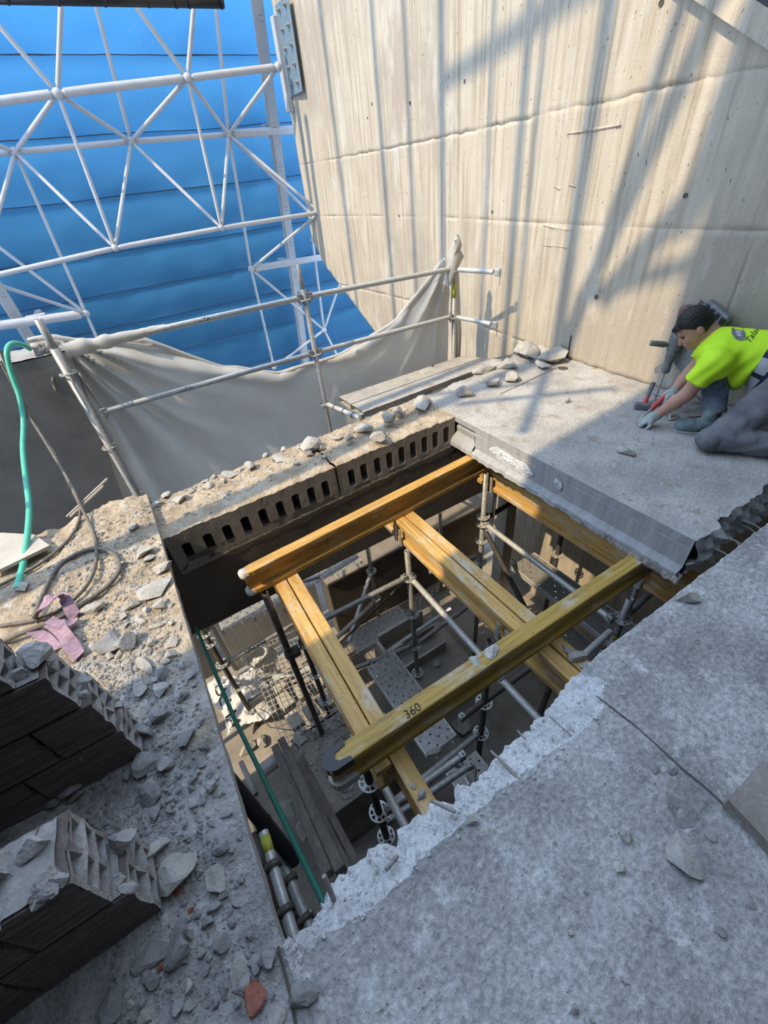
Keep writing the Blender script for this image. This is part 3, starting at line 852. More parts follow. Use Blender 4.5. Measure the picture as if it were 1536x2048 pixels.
MB().tube(hat, hat + Vector((0, 0, .004)), .018, 10).build('deck_bolt', m_steel_d, dk)
e0 = Vector((-.40, .90, -.22)); e1 = Vector((1.55, 1.02, -.22))
letter('ULMA', .045, e0.lerp(e1, .42) + Vector((0, -.0015, -.018)), (e1 - e0), (0, 0, 1), 'lettering', dk, lift=.002)

# ------------------------------------------------------------------ dust sheet on the guardrail
def dust_sheet():
    root = thing('dust_sheet', 'sagging beige dust sheet hung behind the guardrail from post to post', 'sheet', (-.5, 1.7, -2.5))
    tp = [ay(u, v, 1.62) for u, v in ((105, 676), (160, 682), (200, 683), (280, 680), (360, 705), (450, 738), (560, 748), (640, 728), (730, 690), (800, 640), (860, 570), (900, 512))]
    X = [p.x for p in tp]; Z = [p.z for p in tp]
    xs = np.linspace(X[0] - .16, X[-1] - .01, 200)
    A1 = Vector((X[0], Z[0])); A2 = Vector((X[-1], Z[-1]))
    rows = []
    for j in range(90):
        t = j / 89; r = []
        for x in xs:
            zt_ = float(np.interp(x, X, Z)) + .01 * math.sin(x * 9)
            z = lerp(zt_, -2.55, t ** 1.25)
            q = Vector((x, z))
            d1 = q - A1; d2 = q - A2
            a1 = math.atan2(-d1.y, d1.x + 1e-6); a2 = math.atan2(-d2.y, -d2.x + 1e-6)
            l1 = d1.length; l2 = d2.length
            w1 = math.exp(-l1 * .75) * min(1, l1 * 3); w2 = math.exp(-l2 * 1.0) * min(1, l2 * 3)
            f = .11 * w1 * math.sin(a1 * 21 + 1.4 * nz(a1 * 3, l1, 1, 1)) + .09 * w2 * math.sin(a2 * 19 + 1.2 * nz(a2 * 3, l2, 5, 1))
            f += .05 * math.sin(t * 11 - 2.2 * abs(x + .45)) * math.exp(-abs(x + .5) * .9) * (1 - t)
            f += .02 * nz(x, z, 4, 1.6) + .006 * nz(x, z, 8, 7)
            y = 1.62 + f + .10 * math.sin(math.pi * min(1, t * 1.6)) * .6 + (.10 * math.exp(-t * 40))
            r.append((x, y, z))
        rows.append(r)
    MB().rows(rows, True).build('hanging_cloth', m_sheet, root)
    # rolled hem along the top edge
    hem = []
    for x in xs[::3]:
        z = float(np.interp(x, X, Z)) + .01 * math.sin(x * 9)
        hem.append((x, 1.70 + .02 * nz(x, 1, 1, 4), z - .012))
    MB().path(hem, [.020 + .012 * abs(nz(i, 3, 1, .3)) for i in range(len(hem))], 8).build('rolled_hem', m_sheet, root, 'rolled upper hem of the dust sheet')
    # part that runs over the left end of the top rail
    pts = [Vector((-2.44, 1.49, .812)).lerp(Vector((-1.72, 1.506, .806)), t) + Vector((0, -.01 * math.sin(t * 5), .012 * nz(t, 1, 1, 5))) for t in np.linspace(0, 1, 26)]
    MB().path(pts, [(.030 * (1 - t) + .026) * (1 + .35 * nz(t, 3, 1, 9)) for t in np.linspace(0, 1, 26)], 12).build('folded_corner', m_sheet, root, 'sheet corner rolled round the top rail')
    # twist tied round the corner post head
    c = Vector((*GP['c'], .0))
    prof = [(-.05, .0, .60, .05), (-.03, -.005, .68, .06), (-.005, -.01, .78, .072), (.012, -.012, .86, .075), (.024, -.005, .93, .06), (.035, 0, .985, .045), (.05, 0, 1.03, .012)]
    rows = []
    for dx, dy, z, rr in prof:
        rows.append([c + Vector((dx + rr * math.cos(k * .5236) * (1 + .4 * math.sin(k * 2.1 + z * 26)), dy + .015 + rr * .8 * math.sin(k * .5236) * (1 + .35 * math.sin(k * 3 + z * 30)), z + .02 * math.sin(k * 2.7))) for k in range(12)])
    MB().rows(rows, True, True).build('knot', m_sheet, root, 'bunched cloth knotted on the post head')
    # tail hanging beyond the corner post
    rows = []
    for j in range(30):
        t = j / 29; z = lerp(.80, -.5, t)
        wl = .05 + .09 * math.sin(min(1, t * 1.3) * 2.4)
        rows.append([c + Vector((.03 + wl * s * .9 + .012 * math.sin(s * 14 + t * 4), .06 + .022 * math.sin(s * 17 + t * 3) + .03 * math.sin(t * 5), z)) for s in np.linspace(0, 1, 22)])
    MB().rows(rows, True).build('hanging_tail', m_sheet, root, 'narrow tail of cloth hanging between post and wall')
    return root
dust_sheet()

# ------------------------------------------------------------------ shoring under the opening
shore = thing('shoring_scaffold', 'tube shoring tower with ring rosettes standing in the opening', 'scaffold', (-.8, -.6, -3.42))
ZF = -3.42
post(shore, -1.92, -.40, ZF + .9, -.47, (), m_steel_d, name='prop')
clampA = MB().hollow((-1.92, -.40, -1.21), (-1.92, -.40, -1.15), .036, .024).bbox((-1.90, -.44, -1.21), (-1.84, -.36, -1.16), .006).build('clamp', m_steel_d, shore, 'dark prop clamp with a wing handle')
MB().path([(-1.86, -.40, -1.18), (-1.83, -.44, -1.13), (-1.82, -.40, -1.08)], .007, 6).build('wing_handle', m_steel_d, clampA)
post(shore, -1.75, -.045, ZF, -.72, (-1.12, -1.62, -2.12, -2.62), m_steel_d)
post(shore, -.775, -.35, -2.715, -.80, (-1.12, -1.62, -2.12, -2.62), m_galv)
post(shore, .12, -.27, ZF, -.47, (-.95, -1.04, -1.25, -1.54, -2.04), m_galv)
post(shore, -.61, .80, ZF, -1.3, (-1.62, -2.12, -2.62, -3.12), m_galv)
post(shore, -2.49, .60, ZF, -1.3, (-1.60, -1.75, -2.10, -2.57, -3.05), m_steel_d)
post(shore, -.86, -1.40, ZF, -.72, (-1.48, -1.98), m_steel_d)
post(shore, .165, -1.66, ZF, -.80, (-1.02, -1.5, -2.02), m_galv)
post(shore, -1.86, -1.55, ZF, -.70, (-1.0, -1.5, -2.0), m_steel_d)
post(shore, .95, -.55, ZF, -.47, (-1.72,), m_steel_d)
post(shore, -.62, 1.9, ZF, -1.9, (-2.4, -2.9), m_galv)
post(shore, .55, .95, ZF, -.9, (-1.35, -1.85), m_galv)
for x, y in ((-1.748, -.10), (-.751, -.35), (.25, -.27), (-1.777, -1.55), (-.751, -1.47), (.255, -1.64)):
    fork(shore, x, y, -.668)
# the tube sections
L = lambda a, b, m=None, **k: ledger(shore, a, b, m, **k)
L((-2.49, .60, -1.53), (-.61, .80, -1.60), m_galv_l)
L((-.61, .80, -1.60), (.55, .95, -1.62), m_galv_l)
L((-1.75, -.35, -1.06), (-.775, -.35, -1.10), m_galv)
L((-.775, -.35, -1.10), (-.80, -1.40, -1.10), m_galv_l)
L((-.80, -1.42, -1.12), (-.80, -2.5, -1.12), m_galv_l)
L((-1.75, -.20, -2.05), (-.775, -.35, -2.10), m_galv)
L((-.775, -.35, -2.12), (.12, -.27, -2.12), m_galv)
L((.12, -.27, -1.02), (.10, -1.66, -1.02), m_galv_l)
L((.12, -.27, -1.0), (.95, -.2, -1.0), m_steel_d)
L((.10, -1.66, -1.05), (.95, -1.6, -1.05), m_galv)
L((-.30, -1.68, -1.09), (.10, -1.66, -1.07), m_galv_l, heads=False)
L((-1.12, -1.40, -1.47), (-.30, -1.40, -1.47), m_steel_d)
L((-1.86, -1.42, -1.96), (-.86, -1.40, -1.96), m_galv)
L((-2.49, .60, -2.12), (-1.6, .62, -2.10), m_galv)
L((-2.49, .60, -2.92), (-1.55, .62, -2.90), m_galv)
L((-1.78, -1.25, -1.2), (-1.81, -2.35, -1.2), m_galv_l, heads=False)
L((-1.86, -1.55, -1.75), (-1.1, -1.6, -1.75), m_galv)
L((-1.86, -1.6, -1.4), (-1.2, -1.62, -1.4), m_galv)
L((-1.30, .2, -2.35), (-.61, .80, -2.12), m_galv_l, name='brace', heads=False)
L((-1.55, -.1, -1.75), (-.70, .70, -2.55), m_galv_l, name='brace', heads=False)
L((.10, -.30, -1.05), (.14, -1.2, -2.0), m_steel_d, name='brace', heads=False)
L((-.775, -.33, -1.15), (-1.4, .3, -2.4), m_steel_d, name='brace', heads=False, r=.012)
L((-1.3, .35, -1.35), (-2.2, .75, -1.50), m_galv_l, name='brace', heads=False)
L((-.95, .1, -2.7), (-.1, -.15, -2.2), m_galv_l, name='brace', heads=False)
L((-.2, -1.5, -1.5), (-.55, -1.6, -2.9), m_steel_d, name='brace', heads=False)
L((.12, -.27, -1.45), (-.45, -.1, -1.5), m_galv, heads=False)
# slanting tube bundle below the left edge
for (p, q, r, m) in (((527, 1664, -.50), (596, 1900, -.50), .020, m_galv_l), ((508, 1668, -.62), (566, 1900, -.62), .022, m_steel_d), ((556, 1700, -.80), (640, 1905, -.80), .022, m_galv), ((545, 1690, -.95), (615, 1905, -.95), .020, m_steel_d)):
    p, q = az(*p), az(*q)
    o = MB().tube(p, q, r).build('diagonal_tube', m, shore, 'tube of the bundle running below the floor edge')
    for k in (.32, .7):
        c = p.lerp(q, k); t = (q - p).normalized()
        MB().hollow(c - t * .012, c + t * .012, r + .012, r).build('coupler', m_steel_d, o)
p, q = az(527, 1664, -.50), az(596, 1900, -.50)
MB().hollow(p.lerp(q, .05), p.lerp(q, .2), .0212, .0195).build('yellow_band', m_yellow, shore, 'yellow painted band on a tube')
p, q = az(448, 1548, -.36), az(590, 1722, -.80)
bt = MB().path([p, p.lerp(q, .55), q], [.034, .034, .032], 14).build('sleeve_tube', m_black, shore, 'thick dark tube slanting below the floor edge')
MB().tube(p.lerp(q, .53), p.lerp(q, .56), .037).build('tape_band', m_black, bt)
c = Vector((.165, -1.66, -1.14))
MB().hollow(c + Vector((0, 0, -.065)), c + Vector((0, 0, .075)), .0247, .0235).build('label_sleeve', m_galv_l, shore, 'pale printed sleeve on the post')
tube_text('ULMA', .05, c + Vector((0, 0, .005)), (0, 0, 1), (-.75, -.6, .2), .0252, shore)
MB().hollow(c + Vector((0, 0, -.10)), c + Vector((0, 0, -.07)), .0255, .024).build('yellow_band', m_yellow, shore)

# perforated steel planks
def plank(label, x0, x1, y0, y1, z, mat=None, along='y'):
    root = thing('steel_plank', label, 'plank', ((x0 + x1) / 2, (y0 + y1) / 2, z - .05), 'perforated scaffold planks below the opening')
    mb = MB()
    nx = max(2, round((x1 - x0) / .05)); ny = max(2, round((y1 - y0) / .05))
    dx = (x1 - x0) / nx; dy = (y1 - y0) / ny
    n = 8
    for i in range(nx):
        for j in range(ny):
            cx = x0 + (i + .5) * dx; cy = y0 + (j + .5) * dy
            if (i + j) % 2:
                mb.add([(cx + sx * dx / 2, cy + sy * dy / 2, z) for sx, sy in ((-1, -1), (1, -1), (1, 1), (-1, 1))], [(0, 1, 2, 3)])
            else:
                out = []; inn = []
                for k in range(n):
                    a = 2 * math.pi * (k + .5) / n; cc, ss = math.cos(a), math.sin(a)
                    qq = 1 / max(abs(cc), abs(ss))
                    out.append((cx + cc * qq * dx / 2, cy + ss * qq * dy / 2, z)); inn.append((cx + cc * .0095, cy + ss * .0095, z))
                # corner fill keeps the cell square
                mb.rows([out, inn, [(p[0], p[1], z - .006) for p in inn]], False, True)
                for sx, sy in ((-1, -1), (1, -1), (1, 1), (-1, 1)):
                    cp = (cx + sx * dx / 2, cy + sy * dy / 2, z)
                    near = sorted(range(n), key=lambda k: (out[k][0] - cp[0]) ** 2 + (out[k][1] - cp[1]) ** 2)[:2]
                    mb.add([cp, out[near[0]], out[near[1]]], [(0, 1, 2)])
    mb.build('deck_sheet', mat or m_galv, root)
    for X in (x0, x1):
        MB().bbox((X - .006, y0, z - .06), (X + .006, y1, z + .003), .002).build('side_rail', m_galv_l if mat is None else mat, root)
    for Y in (y0, y1):
        for fx in (.2, .8):
            X = lerp(x0, x1, fx)
            s = -1 if Y == y0 else 1
            MB().path([(X, Y, z - .02), (X, Y + s * .03, z + .012), (X, Y + s * .06, z), (X, Y + s * .065, z - .03)], .008, 6).build('hook', m_galv, root)
    return root
plank('perforated plank half lit beside the long joists', -1.32, -1.03, -1.30, -.36, -1.99)
plank('perforated plank with rubble on it, next to the white broken edge', -1.27, -.98, -2.30, -1.47, -2.0)
plank('perforated plank along the concrete wall, under the sawn slab', .37, .68, -1.62, -.46, -1.60)
plank('perforated plank below the one along the wall', .30, .62, -1.9, -.9, -2.10)
plank('perforated plank seen edge-on under the slotted panels', -2.35, -.75, .70, 1.0, -1.78)
plank('perforated plank lying lowest, near the slender brown post', -1.15, -.4, .32, .62, -2.75)

# ------------------------------------------------------------------ things on the storey below
blk = MB(); z = -2.72
pts = [az(u, v, z) for u, v in ((833, 1395), (936, 1296), (1010, 1240), (905, 1180), (770, 1245))]
cb = thing('concrete_block', 'broad dusty concrete step below the middle joists', 'step', (pts[0].x, pts[0].y, ZF))
poly = [(-.98, -.62), (-.15, -.55), (-.15, .25), (-.98, .25)]
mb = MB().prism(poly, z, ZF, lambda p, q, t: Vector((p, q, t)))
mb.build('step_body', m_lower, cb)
for i in range(26):
    x = lerp(-.97, -.16, i / 25)
    MB().box((x - .006, -.62 + .07 * (x + .98) / .83 - .010, ZF), (x + .006, -.60 + .07 * (x + .98) / .83, z - .02)).build('rib', m_dark, cb)
# long ledge carrying the dark prop
lg = MB(); lg.rows([[(x, y, -2.52 + .03 * nz(x, y, 1, 6) + .012 * nz(x, y, 4, 25)) for x in np.arange(-2.2, -1.38, .03)] for y in np.arange(-1.05, -.28, .03)], True)
lg.rows([[(x, -.28, -2.52) for x in (-2.2, -1.38)], [(x, -.28, ZF) for x in (-2.2, -1.38)]], False)
lg.rows([[(-1.39, y, -2.52) for y in (-1.05, -.28)], [(-1.39, y, ZF) for y in (-1.05, -.28)]], False)
lg.rows([[(x, -1.05, -2.52) for x in (-2.2, -1.38)], [(x, -1.05, ZF) for x in (-2.2, -1.38)]], False)
tag(lg.build('concrete_ledge', m_lower), 'rubble-covered concrete ledge under the black-capped girder', 'ledge')
# wooden form panel and board wall far below
pn = thing('form_panel', 'pale timber form panel lit by the sun behind the white sack', 'panel', (-1.9, 1.35, ZF))
for i in range(9):
    x = -2.45 + i * .14
    MB().bbox((x, 1.33, -3.2), (x + .135, 1.36, -1.9), .003).build('board', m_ply, pn)
bp = thing('lower_parapet', 'low concrete upstand behind the shoring posts', 'upstand', (.2, 1.4, ZF))
MB().bbox((-1.1, 1.12, ZF), (1.55, 1.37, -2.35), .01).build('body', m_dark, bp)
MB().bbox((-1.1, 1.10, -2.35), (1.55, 1.39, -2.30), .008).build('coping', m_core, bp)
for i, (x, y, w) in enumerate(((.55, 1.9, .10), (.95, .2, .16))):
    t_ = thing('timber_prop', ('pale square timber prop under the far end of the yellow girder', 'pale timber prop standing against the concrete wall below')[i], 'prop', (x, y, ZF))
    MB().bbox((x - w / 2, y - w / 2, ZF), (x + w / 2, y + w / 2, -.95), .006).build('shaft', m_ply, t_)
    MB().bbox((x - w, y - w, ZF), (x + w, y + w, ZF + .04), .006).build('foot_board', m_board, t_)
# crate-like timber box under the plank
tb = thing('timber_box', 'low pale timber trough among the shoring posts', 'box', (-.85, .3, ZF))
for k, (lo, hi) in enumerate((((-.965, -.2, -2.718), (-.925, .20, -2.55)), ((-.92, .20, -2.718), (-.3, .24, -2.50)), ((-.92, .0, -2.718), (-.28, .03, -2.56)), ((-.96, -.25, -2.718), (-.30, -.22, -2.58)))):
    MB().bbox(lo, hi, .004).build('board', m_ply, tb)
# white woven sack
def sack():
    root = thing('white_sack', 'crumpled white woven sack with black print lying below the guardrail', 'sack', (-2.45, .75, -3.2))
    rows = []
    for j in range(34):
        t = j / 33; r = []
        for i in range(34):
            s = i / 33
            x = -2.82 + .58 * s + .05 * math.sin(t * 5); y = .50 + .65 * t + .05 * math.sin(s * 6)
            z = -3.15 + .20 * math.sin(math.pi * s) * math.sin(math.pi * t) + .10 * nz(x, y, 0, 3.2) + .05 * abs(nz(x, y, 5, 9)) + .12 * t
            r.append((x, y, z))
        rows.append(r)
    body = MB().rows(rows, False).build('sack_body', m_sack, root)
    rows = []
    for j in range(16):
        t = j / 15
        rows.append([(-2.30 + .30 * s + .04 * math.sin(t * 6 + s * 4), .80 + .06 * nz(s, t, 1, 3), -2.85 + .50 * t - .1 * s + .03 * nz(s, t, 7, 4)) for s in np.linspace(0, 1, 14)])
    MB().rows(rows, False).build('raised_flap', m_sack, root, 'stiff white flap of the sack standing up')
    rows = []
    for j in range(8):
        t = j / 7
        rows.append([(-2.12 + .42 * s, .52 + .10 * t - .05 * s + .02 * math.sin(s * 8), -2.72 - .12 * s + .04 * math.sin(t * 3 + s * 3)) for s in np.linspace(0, 1, 14)])
    MB().rows(rows, False).build('loose_flap', m_sack, root, 'loose ragged flap over the wire mesh')
    bv = BVHTree.FromPolygons([Vector(v.co) + Vector(body.location) + origin(root) for v in body.data.vertices], [tuple(p.vertices) for p in body.data.polygons])
    vs, fs = text_mesh('ULMA', .22)
    out = []
    for v in vs:
        p = Vector((-2.76 + v.y * .9, 1.06 - v.x * .9, 0))
        h = bv.ray_cast(p, Vector((0, 0, -1)))
        out.append((h[0] if h[0] else Vector((p.x, p.y, -3.0))) + Vector((0, 0, .008)))
    MB().add(out, fs).build('lettering', m_ink, root)
sack()
# welded wire mesh leaning over the ledge
wm = thing('wire_mesh', 'sheet of welded wire mesh leaning beside the dark prop', 'mesh', (-1.9, .1, -2.7))
A = az(492, 1302, -2.72); U = az(612, 1252, -2.66) - A; V = az(568, 1490, -2.72) - A
for i in range(15):
    s = i / 14
    MB().path([A + U * s + V * t + Vector((0, 0, .02 * nz(s, t, 1, 3))) for t in np.linspace(0, 1, 8)], .0035, 5).build('wire', m_galv_l, wm)
for i in range(21):
    t = i / 20
    MB().path([A + U * s + V * t + Vector((0, 0, .004 + .02 * nz(s, t, 1, 3))) for s in np.linspace(0, 1, 8)], .0035, 5).build('wire', m_galv_l, wm)
# bricks in the sun under the mesh
bk = None; BLOCKS = []
for i in range(15):
    x = -2.10 + .205 * (i % 4) + rnd.uniform(-.012, .012); y = .62 - .25 * (i // 4) + rnd.uniform(-.012, .012)
    if bk is None:
        bk = MB().bbox((-.07, -.1, -.045), (.07, .1, .045), .006).build('clay_brick', m_ply); o = bk; o.location = (x, y, -2.93)
    else: o = share(bk, 'clay_brick', (x, y, -2.93))
    o.rotation_euler = (rnd.uniform(-.1, .1), rnd.uniform(-.1, .1), rnd.uniform(-.18, .18))
    BLOCKS.append(o)
BLOCKS.sort(key=lambda o: (Vector((o.location.x, o.location.y, 0)) - Vector((-1.92, -.40, 0))).length)
# long boards, pipes and rope
def bar_board(label, pts, w, h, mat=None):
    a, b = Vector(pts[0]), Vector(pts[1]); t = (b - a); L_ = t.length; t.normalize()
    n = t.cross(Vector((0, 0, 1))).normalized(); u = n.cross(t)
    Mx = Matrix(((t.x, n.x, u.x, a.x), (t.y, n.y, u.y, a.y), (t.z, n.z, u.z, a.z), (0, 0, 0, 1)))
    r = thing('timber_board', label, 'board', a)
    for k, (y0, y1) in enumerate(((-w / 2, -.003), (.003, w / 2))):
        MB().bbox((0 + .02 * k, y0, -h / 2 - .01 * k), (L_ - .05 * k, y1, h / 2 - .01 * k), .004, Mx).build('plank', mat or m_board, r)
    return r
bar_board('split grey timber board slanting beside the dark pit', (az(556, 1485, -2.15), az(672, 1752, -1.35)), .13, .05)
bar_board('second grey board lying next to the split one', (az(598, 1520, -2.35), az(715, 1752, -1.5)), .10, .05)
bar_board('thin pale lath leaning on the pier foot', (Vector((-2.83, .54, .03)), Vector((-2.50, .53, .20))), .03, .015, m_ply)
for lab, a, b, r in (('wide grey plastic pipe lying across the lower floor', az(520, 1545, -2.95), az(566, 1510, -2.95), .07), ('thin grey plastic pipe beside the wide one', az(482, 1525, -2.9), az(512, 1590, -2.8), .025)):
    MBp = MB().hollow(a, b, r, r * .88, 18); tag(MBp.build('plastic_pipe', m_pvc), lab, 'pipe')
tag(MB().path([az(392, 1255, -.75), az(470, 1440, -.60), az(548, 1600, -.45), az(652, 1815, -.22)], .011, 8).build('green_rope', m_rope), 'dark green rope stretched across the opening', 'rope')
tag(MB().path([Vector((-2.44, .55, -3.0)), Vector((-2.36, .3, -3.1)), Vector((-2.2, .1, -3.0)), Vector((-2.05, -.1, -2.85)), Vector((-1.98, -.3, -2.75))], .006, 6).build('black_wire', m_cord), 'thin black wire trailing from the shoring post foot', 'wire')

# bars sticking out of the chipped edge
for i, (u0, v0, u1, v1, z0, z1, r) in enumerate(((1098, 1432, 1150, 1478, .012, -.01, .0025), (1000, 1520, 1045, 1566, -.02, .0, .005), (982, 1502, 1030, 1548, -.06, -.02, .005), (862, 1601, 910, 1624, -.02, .012, .006), (930, 1556, 938, 1570, -.05, -.03, .004), (1036, 1462, 1050, 1478, -.05, -.03, .004), (648, 1752, 668, 1800, .03, -.05, .008), (772, 1740, 795, 1712, .008, -.02, .006))):
    o = MB().path([az(u0, v0, z0), az((u0 + u1) / 2, (v0 + v1) / 2, (z0 + z1) / 2 + .004), az(u1, v1, z1)], r, 6).build('rebar', m_wire, floor_front_o, 'bar end sticking out of the broken edge')

# ------------------------------------------------------------------ space frame, studs and blue sheeting
def TY(z): return 8.35 - .10 * (z + 1.6) - .02 * (z + 1.6) ** 2 if z > -1.6 else 8.35 - .10 * (z + 1.6)
def space_frame():
    root = thing('space_frame', 'white tubular space frame in front of the blue sheeting', 'truss', (-.5, 6.9, -3.3))
    YI, YO = 6.35, 7.2
    N = {}
    for k, (u, v) in dict(a0=(-170, 225), a1=(115, 187), a2=(375, 156), a3=(556, 134), c0=(-40, 558), c1=(230, 496), c2=(443, 456), c3=(640, 425),
                          u0=(-60, -15), u1=(128, -140), u2=(400, -130), u3=(205, -80)).items(): N[k] = ay(u, v, YI)
    for k, (u, v) in dict(b0=(30, 304), b1=(262, 283), b2=(457, 269), b3=(640, 255), bm=(-230, 320), d0=(172, 627), d1=(502, 538), d2=(648, 660), d3=(700, 505), dm=(-120, 668),
                          t1=(165, -90), t2=(424, -60), e1=(235, 770), e2=(548, 735), e3=(700, 760), x1=(625, 480)).items(): N[k] = ay(u, v, YO)
    N['t1'] = ay(165, -90, 6.95); N['t2'] = ay(424, -60, 6.95)
    chords = [('a0', 'a1', .05), ('a1', 'a2', .05), ('a2', 'a3', .045), ('bm', 'b0', .04), ('b0', 'b1', .04), ('b1', 'b2', .04), ('b2', 'b3', .062), ('c0', 'c1', .036), ('c1', 'c2', .036), ('c2', 'c3', .036),
              ('dm', 'd0', .07), ('d1', 'd3', .06)]
    webs = ['a1 b0', 'a1 b1', 'a1 c1', 'a2 b1', 'a2 b2', 'a2 c2', 'b0 c1', 'b1 c1', 'b1 c2', 'b2 c2', 'b2 a3', 'b0 d0', 'b2 d1', 'b2 c3', 'd1 c3', 'd1 d2', 'd1 e2', 'd0 e1', 'a0 b0', 'b0 c0',
            'u0 a1', 'u1 a1', 'u3 a2', 'u2 a2', 't1 b1', 't2 b2', 'c0 d0', 'bm d0', 'x1 d2', 'd3 d2', 'd2 e3', 'd2 e2', 'b2 d3', 'c1 b1']
    for a, b, r in chords:
        p, q = N[a], N[b]; t = (q - p).normalized()
        o = MB().tube(p + t * .09, q - t * .09, r, 14).build('chord_tube', m_white, root)
        for c, s in ((p, 1), (q, -1)): MB().path([c + t * s * .03, c + t * s * .055, c + t * s * .10], [.022, .03, r], 10).build('cone_end', m_white, o)
    seen = set()
    for w in webs:
        a, b = w.split(); key = tuple(sorted((a, b)))
        if key in seen: continue
        seen.add(key)
        p, q = N[a], N[b]; t = (q - p).normalized()
        r = .03 if a[0] in 'abut' and b[0] in 'abut' else .027
        MB().path([p + t * .03, p + t * .07, p + t * .11, q - t * .11, q - t * .07, q - t * .03], [.016, .022, r, r, .022, .016], 10).build('web_tube', m_white, root)
    for k, p in N.items():
        MB().ball(p, .062 if k[0] in 'abd' else .05).build('node_ball', m_white, root)
    return N
NODES = space_frame()
# perforated studs behind the frame
def stud(label, x, z0=-3.3, z1=5.2, w=.15):
    a = Vector((x, TY(z0) - .18, z0)); b = Vector((x, TY(z1) - .18, z1))
    r = thing('steel_stud', label, 'stud', a, 'steel studs of the sheeting')
    up = (b - a).normalized(); Mv = lambda p, q, s: a + Vector((1, 0, 0)) * p + up * s + Vector((0, 1, 0)) * q
    MB().prism([(-w / 2, 0), (w / 2, 0), (w / 2, .05), (w / 2 - .008, .05), (w / 2 - .008, .008), (-w / 2 + .008, .008), (-w / 2 + .008, .05), (-w / 2, .05)], 0, (b - a).length, Mv).build('channel', m_stud, r)
    MB().prism([(-w / 2 - .035, .03), (-w / 2, .03), (-w / 2, .05), (-w / 2 - .035, .05)], 0, (b - a).length, Mv).build('flange', m_white, r)
    s = .3; src = None
    while s < (b - a).length - .2:
        for dx in (-.022, .022):
            for ds in (-.03, .03):
                p = Mv(dx, -.001, s + ds)
                if src is None:
                    src = MB().tube(p, p + Vector((0, .003, 0)), .009, 8).build('bolt_hole', m_steel_d, r)
                else: share(src, 'bolt_hole', p + Vector((0, .0015, 0)), r)
        s += .62
    return r
xs1 = ay(605, 700, TY(-1.6) - .18).x; xs2 = ay(75, 690, TY(-.3) - .18).x
stud('perforated steel stud next to the concrete wall end', xs1)
stud('perforated steel stud behind the pier and hose', xs2)
# clips that hold studs to the frame
for i, (x, u, v) in enumerate(((xs1, 545, 258), (xs1, 585, 527), (xs2, 75, 640))):
    p = ay(u, v, 7.2)
    c = thing('stud_clip', ('white clamp fixing the stud at the upper thick tube', 'white clamp fixing the stud at the lower thick tube', 'white clamp fixing the stud behind the pier')[i], 'clamp', p)
    MB().bbox((p.x - .15, p.y - .02, p.z + .055), (p.x + .15, p.y + .12, p.z + .075), .006).build('plate', m_white, c)
    MB().bbox((p.x - .05, p.y + .07, p.z - .1), (p.x + .05, TY(p.z) - .16, p.z + .055), .006).build('bracket', m_white, c)
# blue sheeting in strips
bs = thing('blue_sheeting', 'large blue tarpaulin sheeting with horizontal seams behind the white frame', 'tarpaulin', (0, 8.2, -3.3))
seams = [-3.3, -2.5, -1.75, -1.0, -.30, .30, .95, 1.74, 2.52, 3.36, 4.2, 5.2]
for i in range(len(seams) - 1):
    z0, z1 = seams[i], seams[i + 1]
    xs = np.linspace(-6.2, 5.0, 90)
    rows = []
    for t in np.linspace(0, 1, 12):
        r = []
        for x in xs:
            zz = lerp(z0, z1, t) + .02 * nz(x, i, 1, .7)
            y = TY(zz) + .022 * math.sin(math.pi * t) + .018 * nz(x, zz, 2, 1.6) + .012 * math.exp(-t * 14) * math.sin(x * 2.2 + i) + .02 * (t > .985)
            r.append((x, y, zz))
        rows.append(r)
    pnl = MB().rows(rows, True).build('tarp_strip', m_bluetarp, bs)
    if i:
        MB().path([(x, TY(z0) - .03, z0 + .02 * nz(x, i, 1, .7) - .01) for x in xs], .006, 5).build('seam_cord', m_cord, pnl)
bank = MB()  # unseen bank, added to cut backlight on the lower sheeting
bank.rows([[(x, 9.0 + .12 * k + .5 * nz(x, k, 3, .8), lerp(-3.6, 4.4, k / 7) + .5 * nz(x, k, 1, .6)) for x in np.arange(-9, 9, .4)] for k in range(8)], False)
struct(bank.build('added_bank', M_rough('added bank', (0.03, 0.06, 0.02), (0.07, 0.11, 0.04), 3, 20, 1.0)), 'unseen bank added to dim the low blue sheeting')
# dark pipe along the frame
bpz = thing('black_pipe', 'black corrugated pipe hung high along the white frame', 'pipe', ay(350, 0, 6.1))
a = ay(-60, -6, 6.1); b = ay(446, 6, 6.1)
MB().hollow(a, b, .055, .045, 16).build('pipe_body', m_black, bpz)
for k in (.12, .3, .48, .66, .78, .84, .99):
    q = a.lerp(b, k); t = (b - a).normalized()
    MB().hollow(q - t * .012, q + t * .012, .061, .05, 16).build('pipe_ring', m_black, bpz)
# anchor plate on the wall end
ap = thing('anchor_plate', 'bolted blue-grey steel anchor plate on the end of the concrete wall', 'plate', (1.85, 6.4, 2.6))
xw = wall_x(6.4)
MB().bbox((xw - .05, 6.02, 2.72), (xw - .03, 6.52, 3.72), .006).build('face_plate', m_blueplate, ap)
MB().bbox((xw - .12, 6.50, 2.55), (xw - .02, 6.62, 3.62), .008).build('edge_channel', m_white, ap)
for k in range(5):
    for dy in (6.12, 6.36):
        p = Vector((xw - .05, dy, 2.84 + k * .20))
        MB().tube(p, p - Vector((.05, 0, 0)), .014, 8).tube(p, p - Vector((.022, 0, 0)), .028, 6).build('bolt', m_galv, ap)
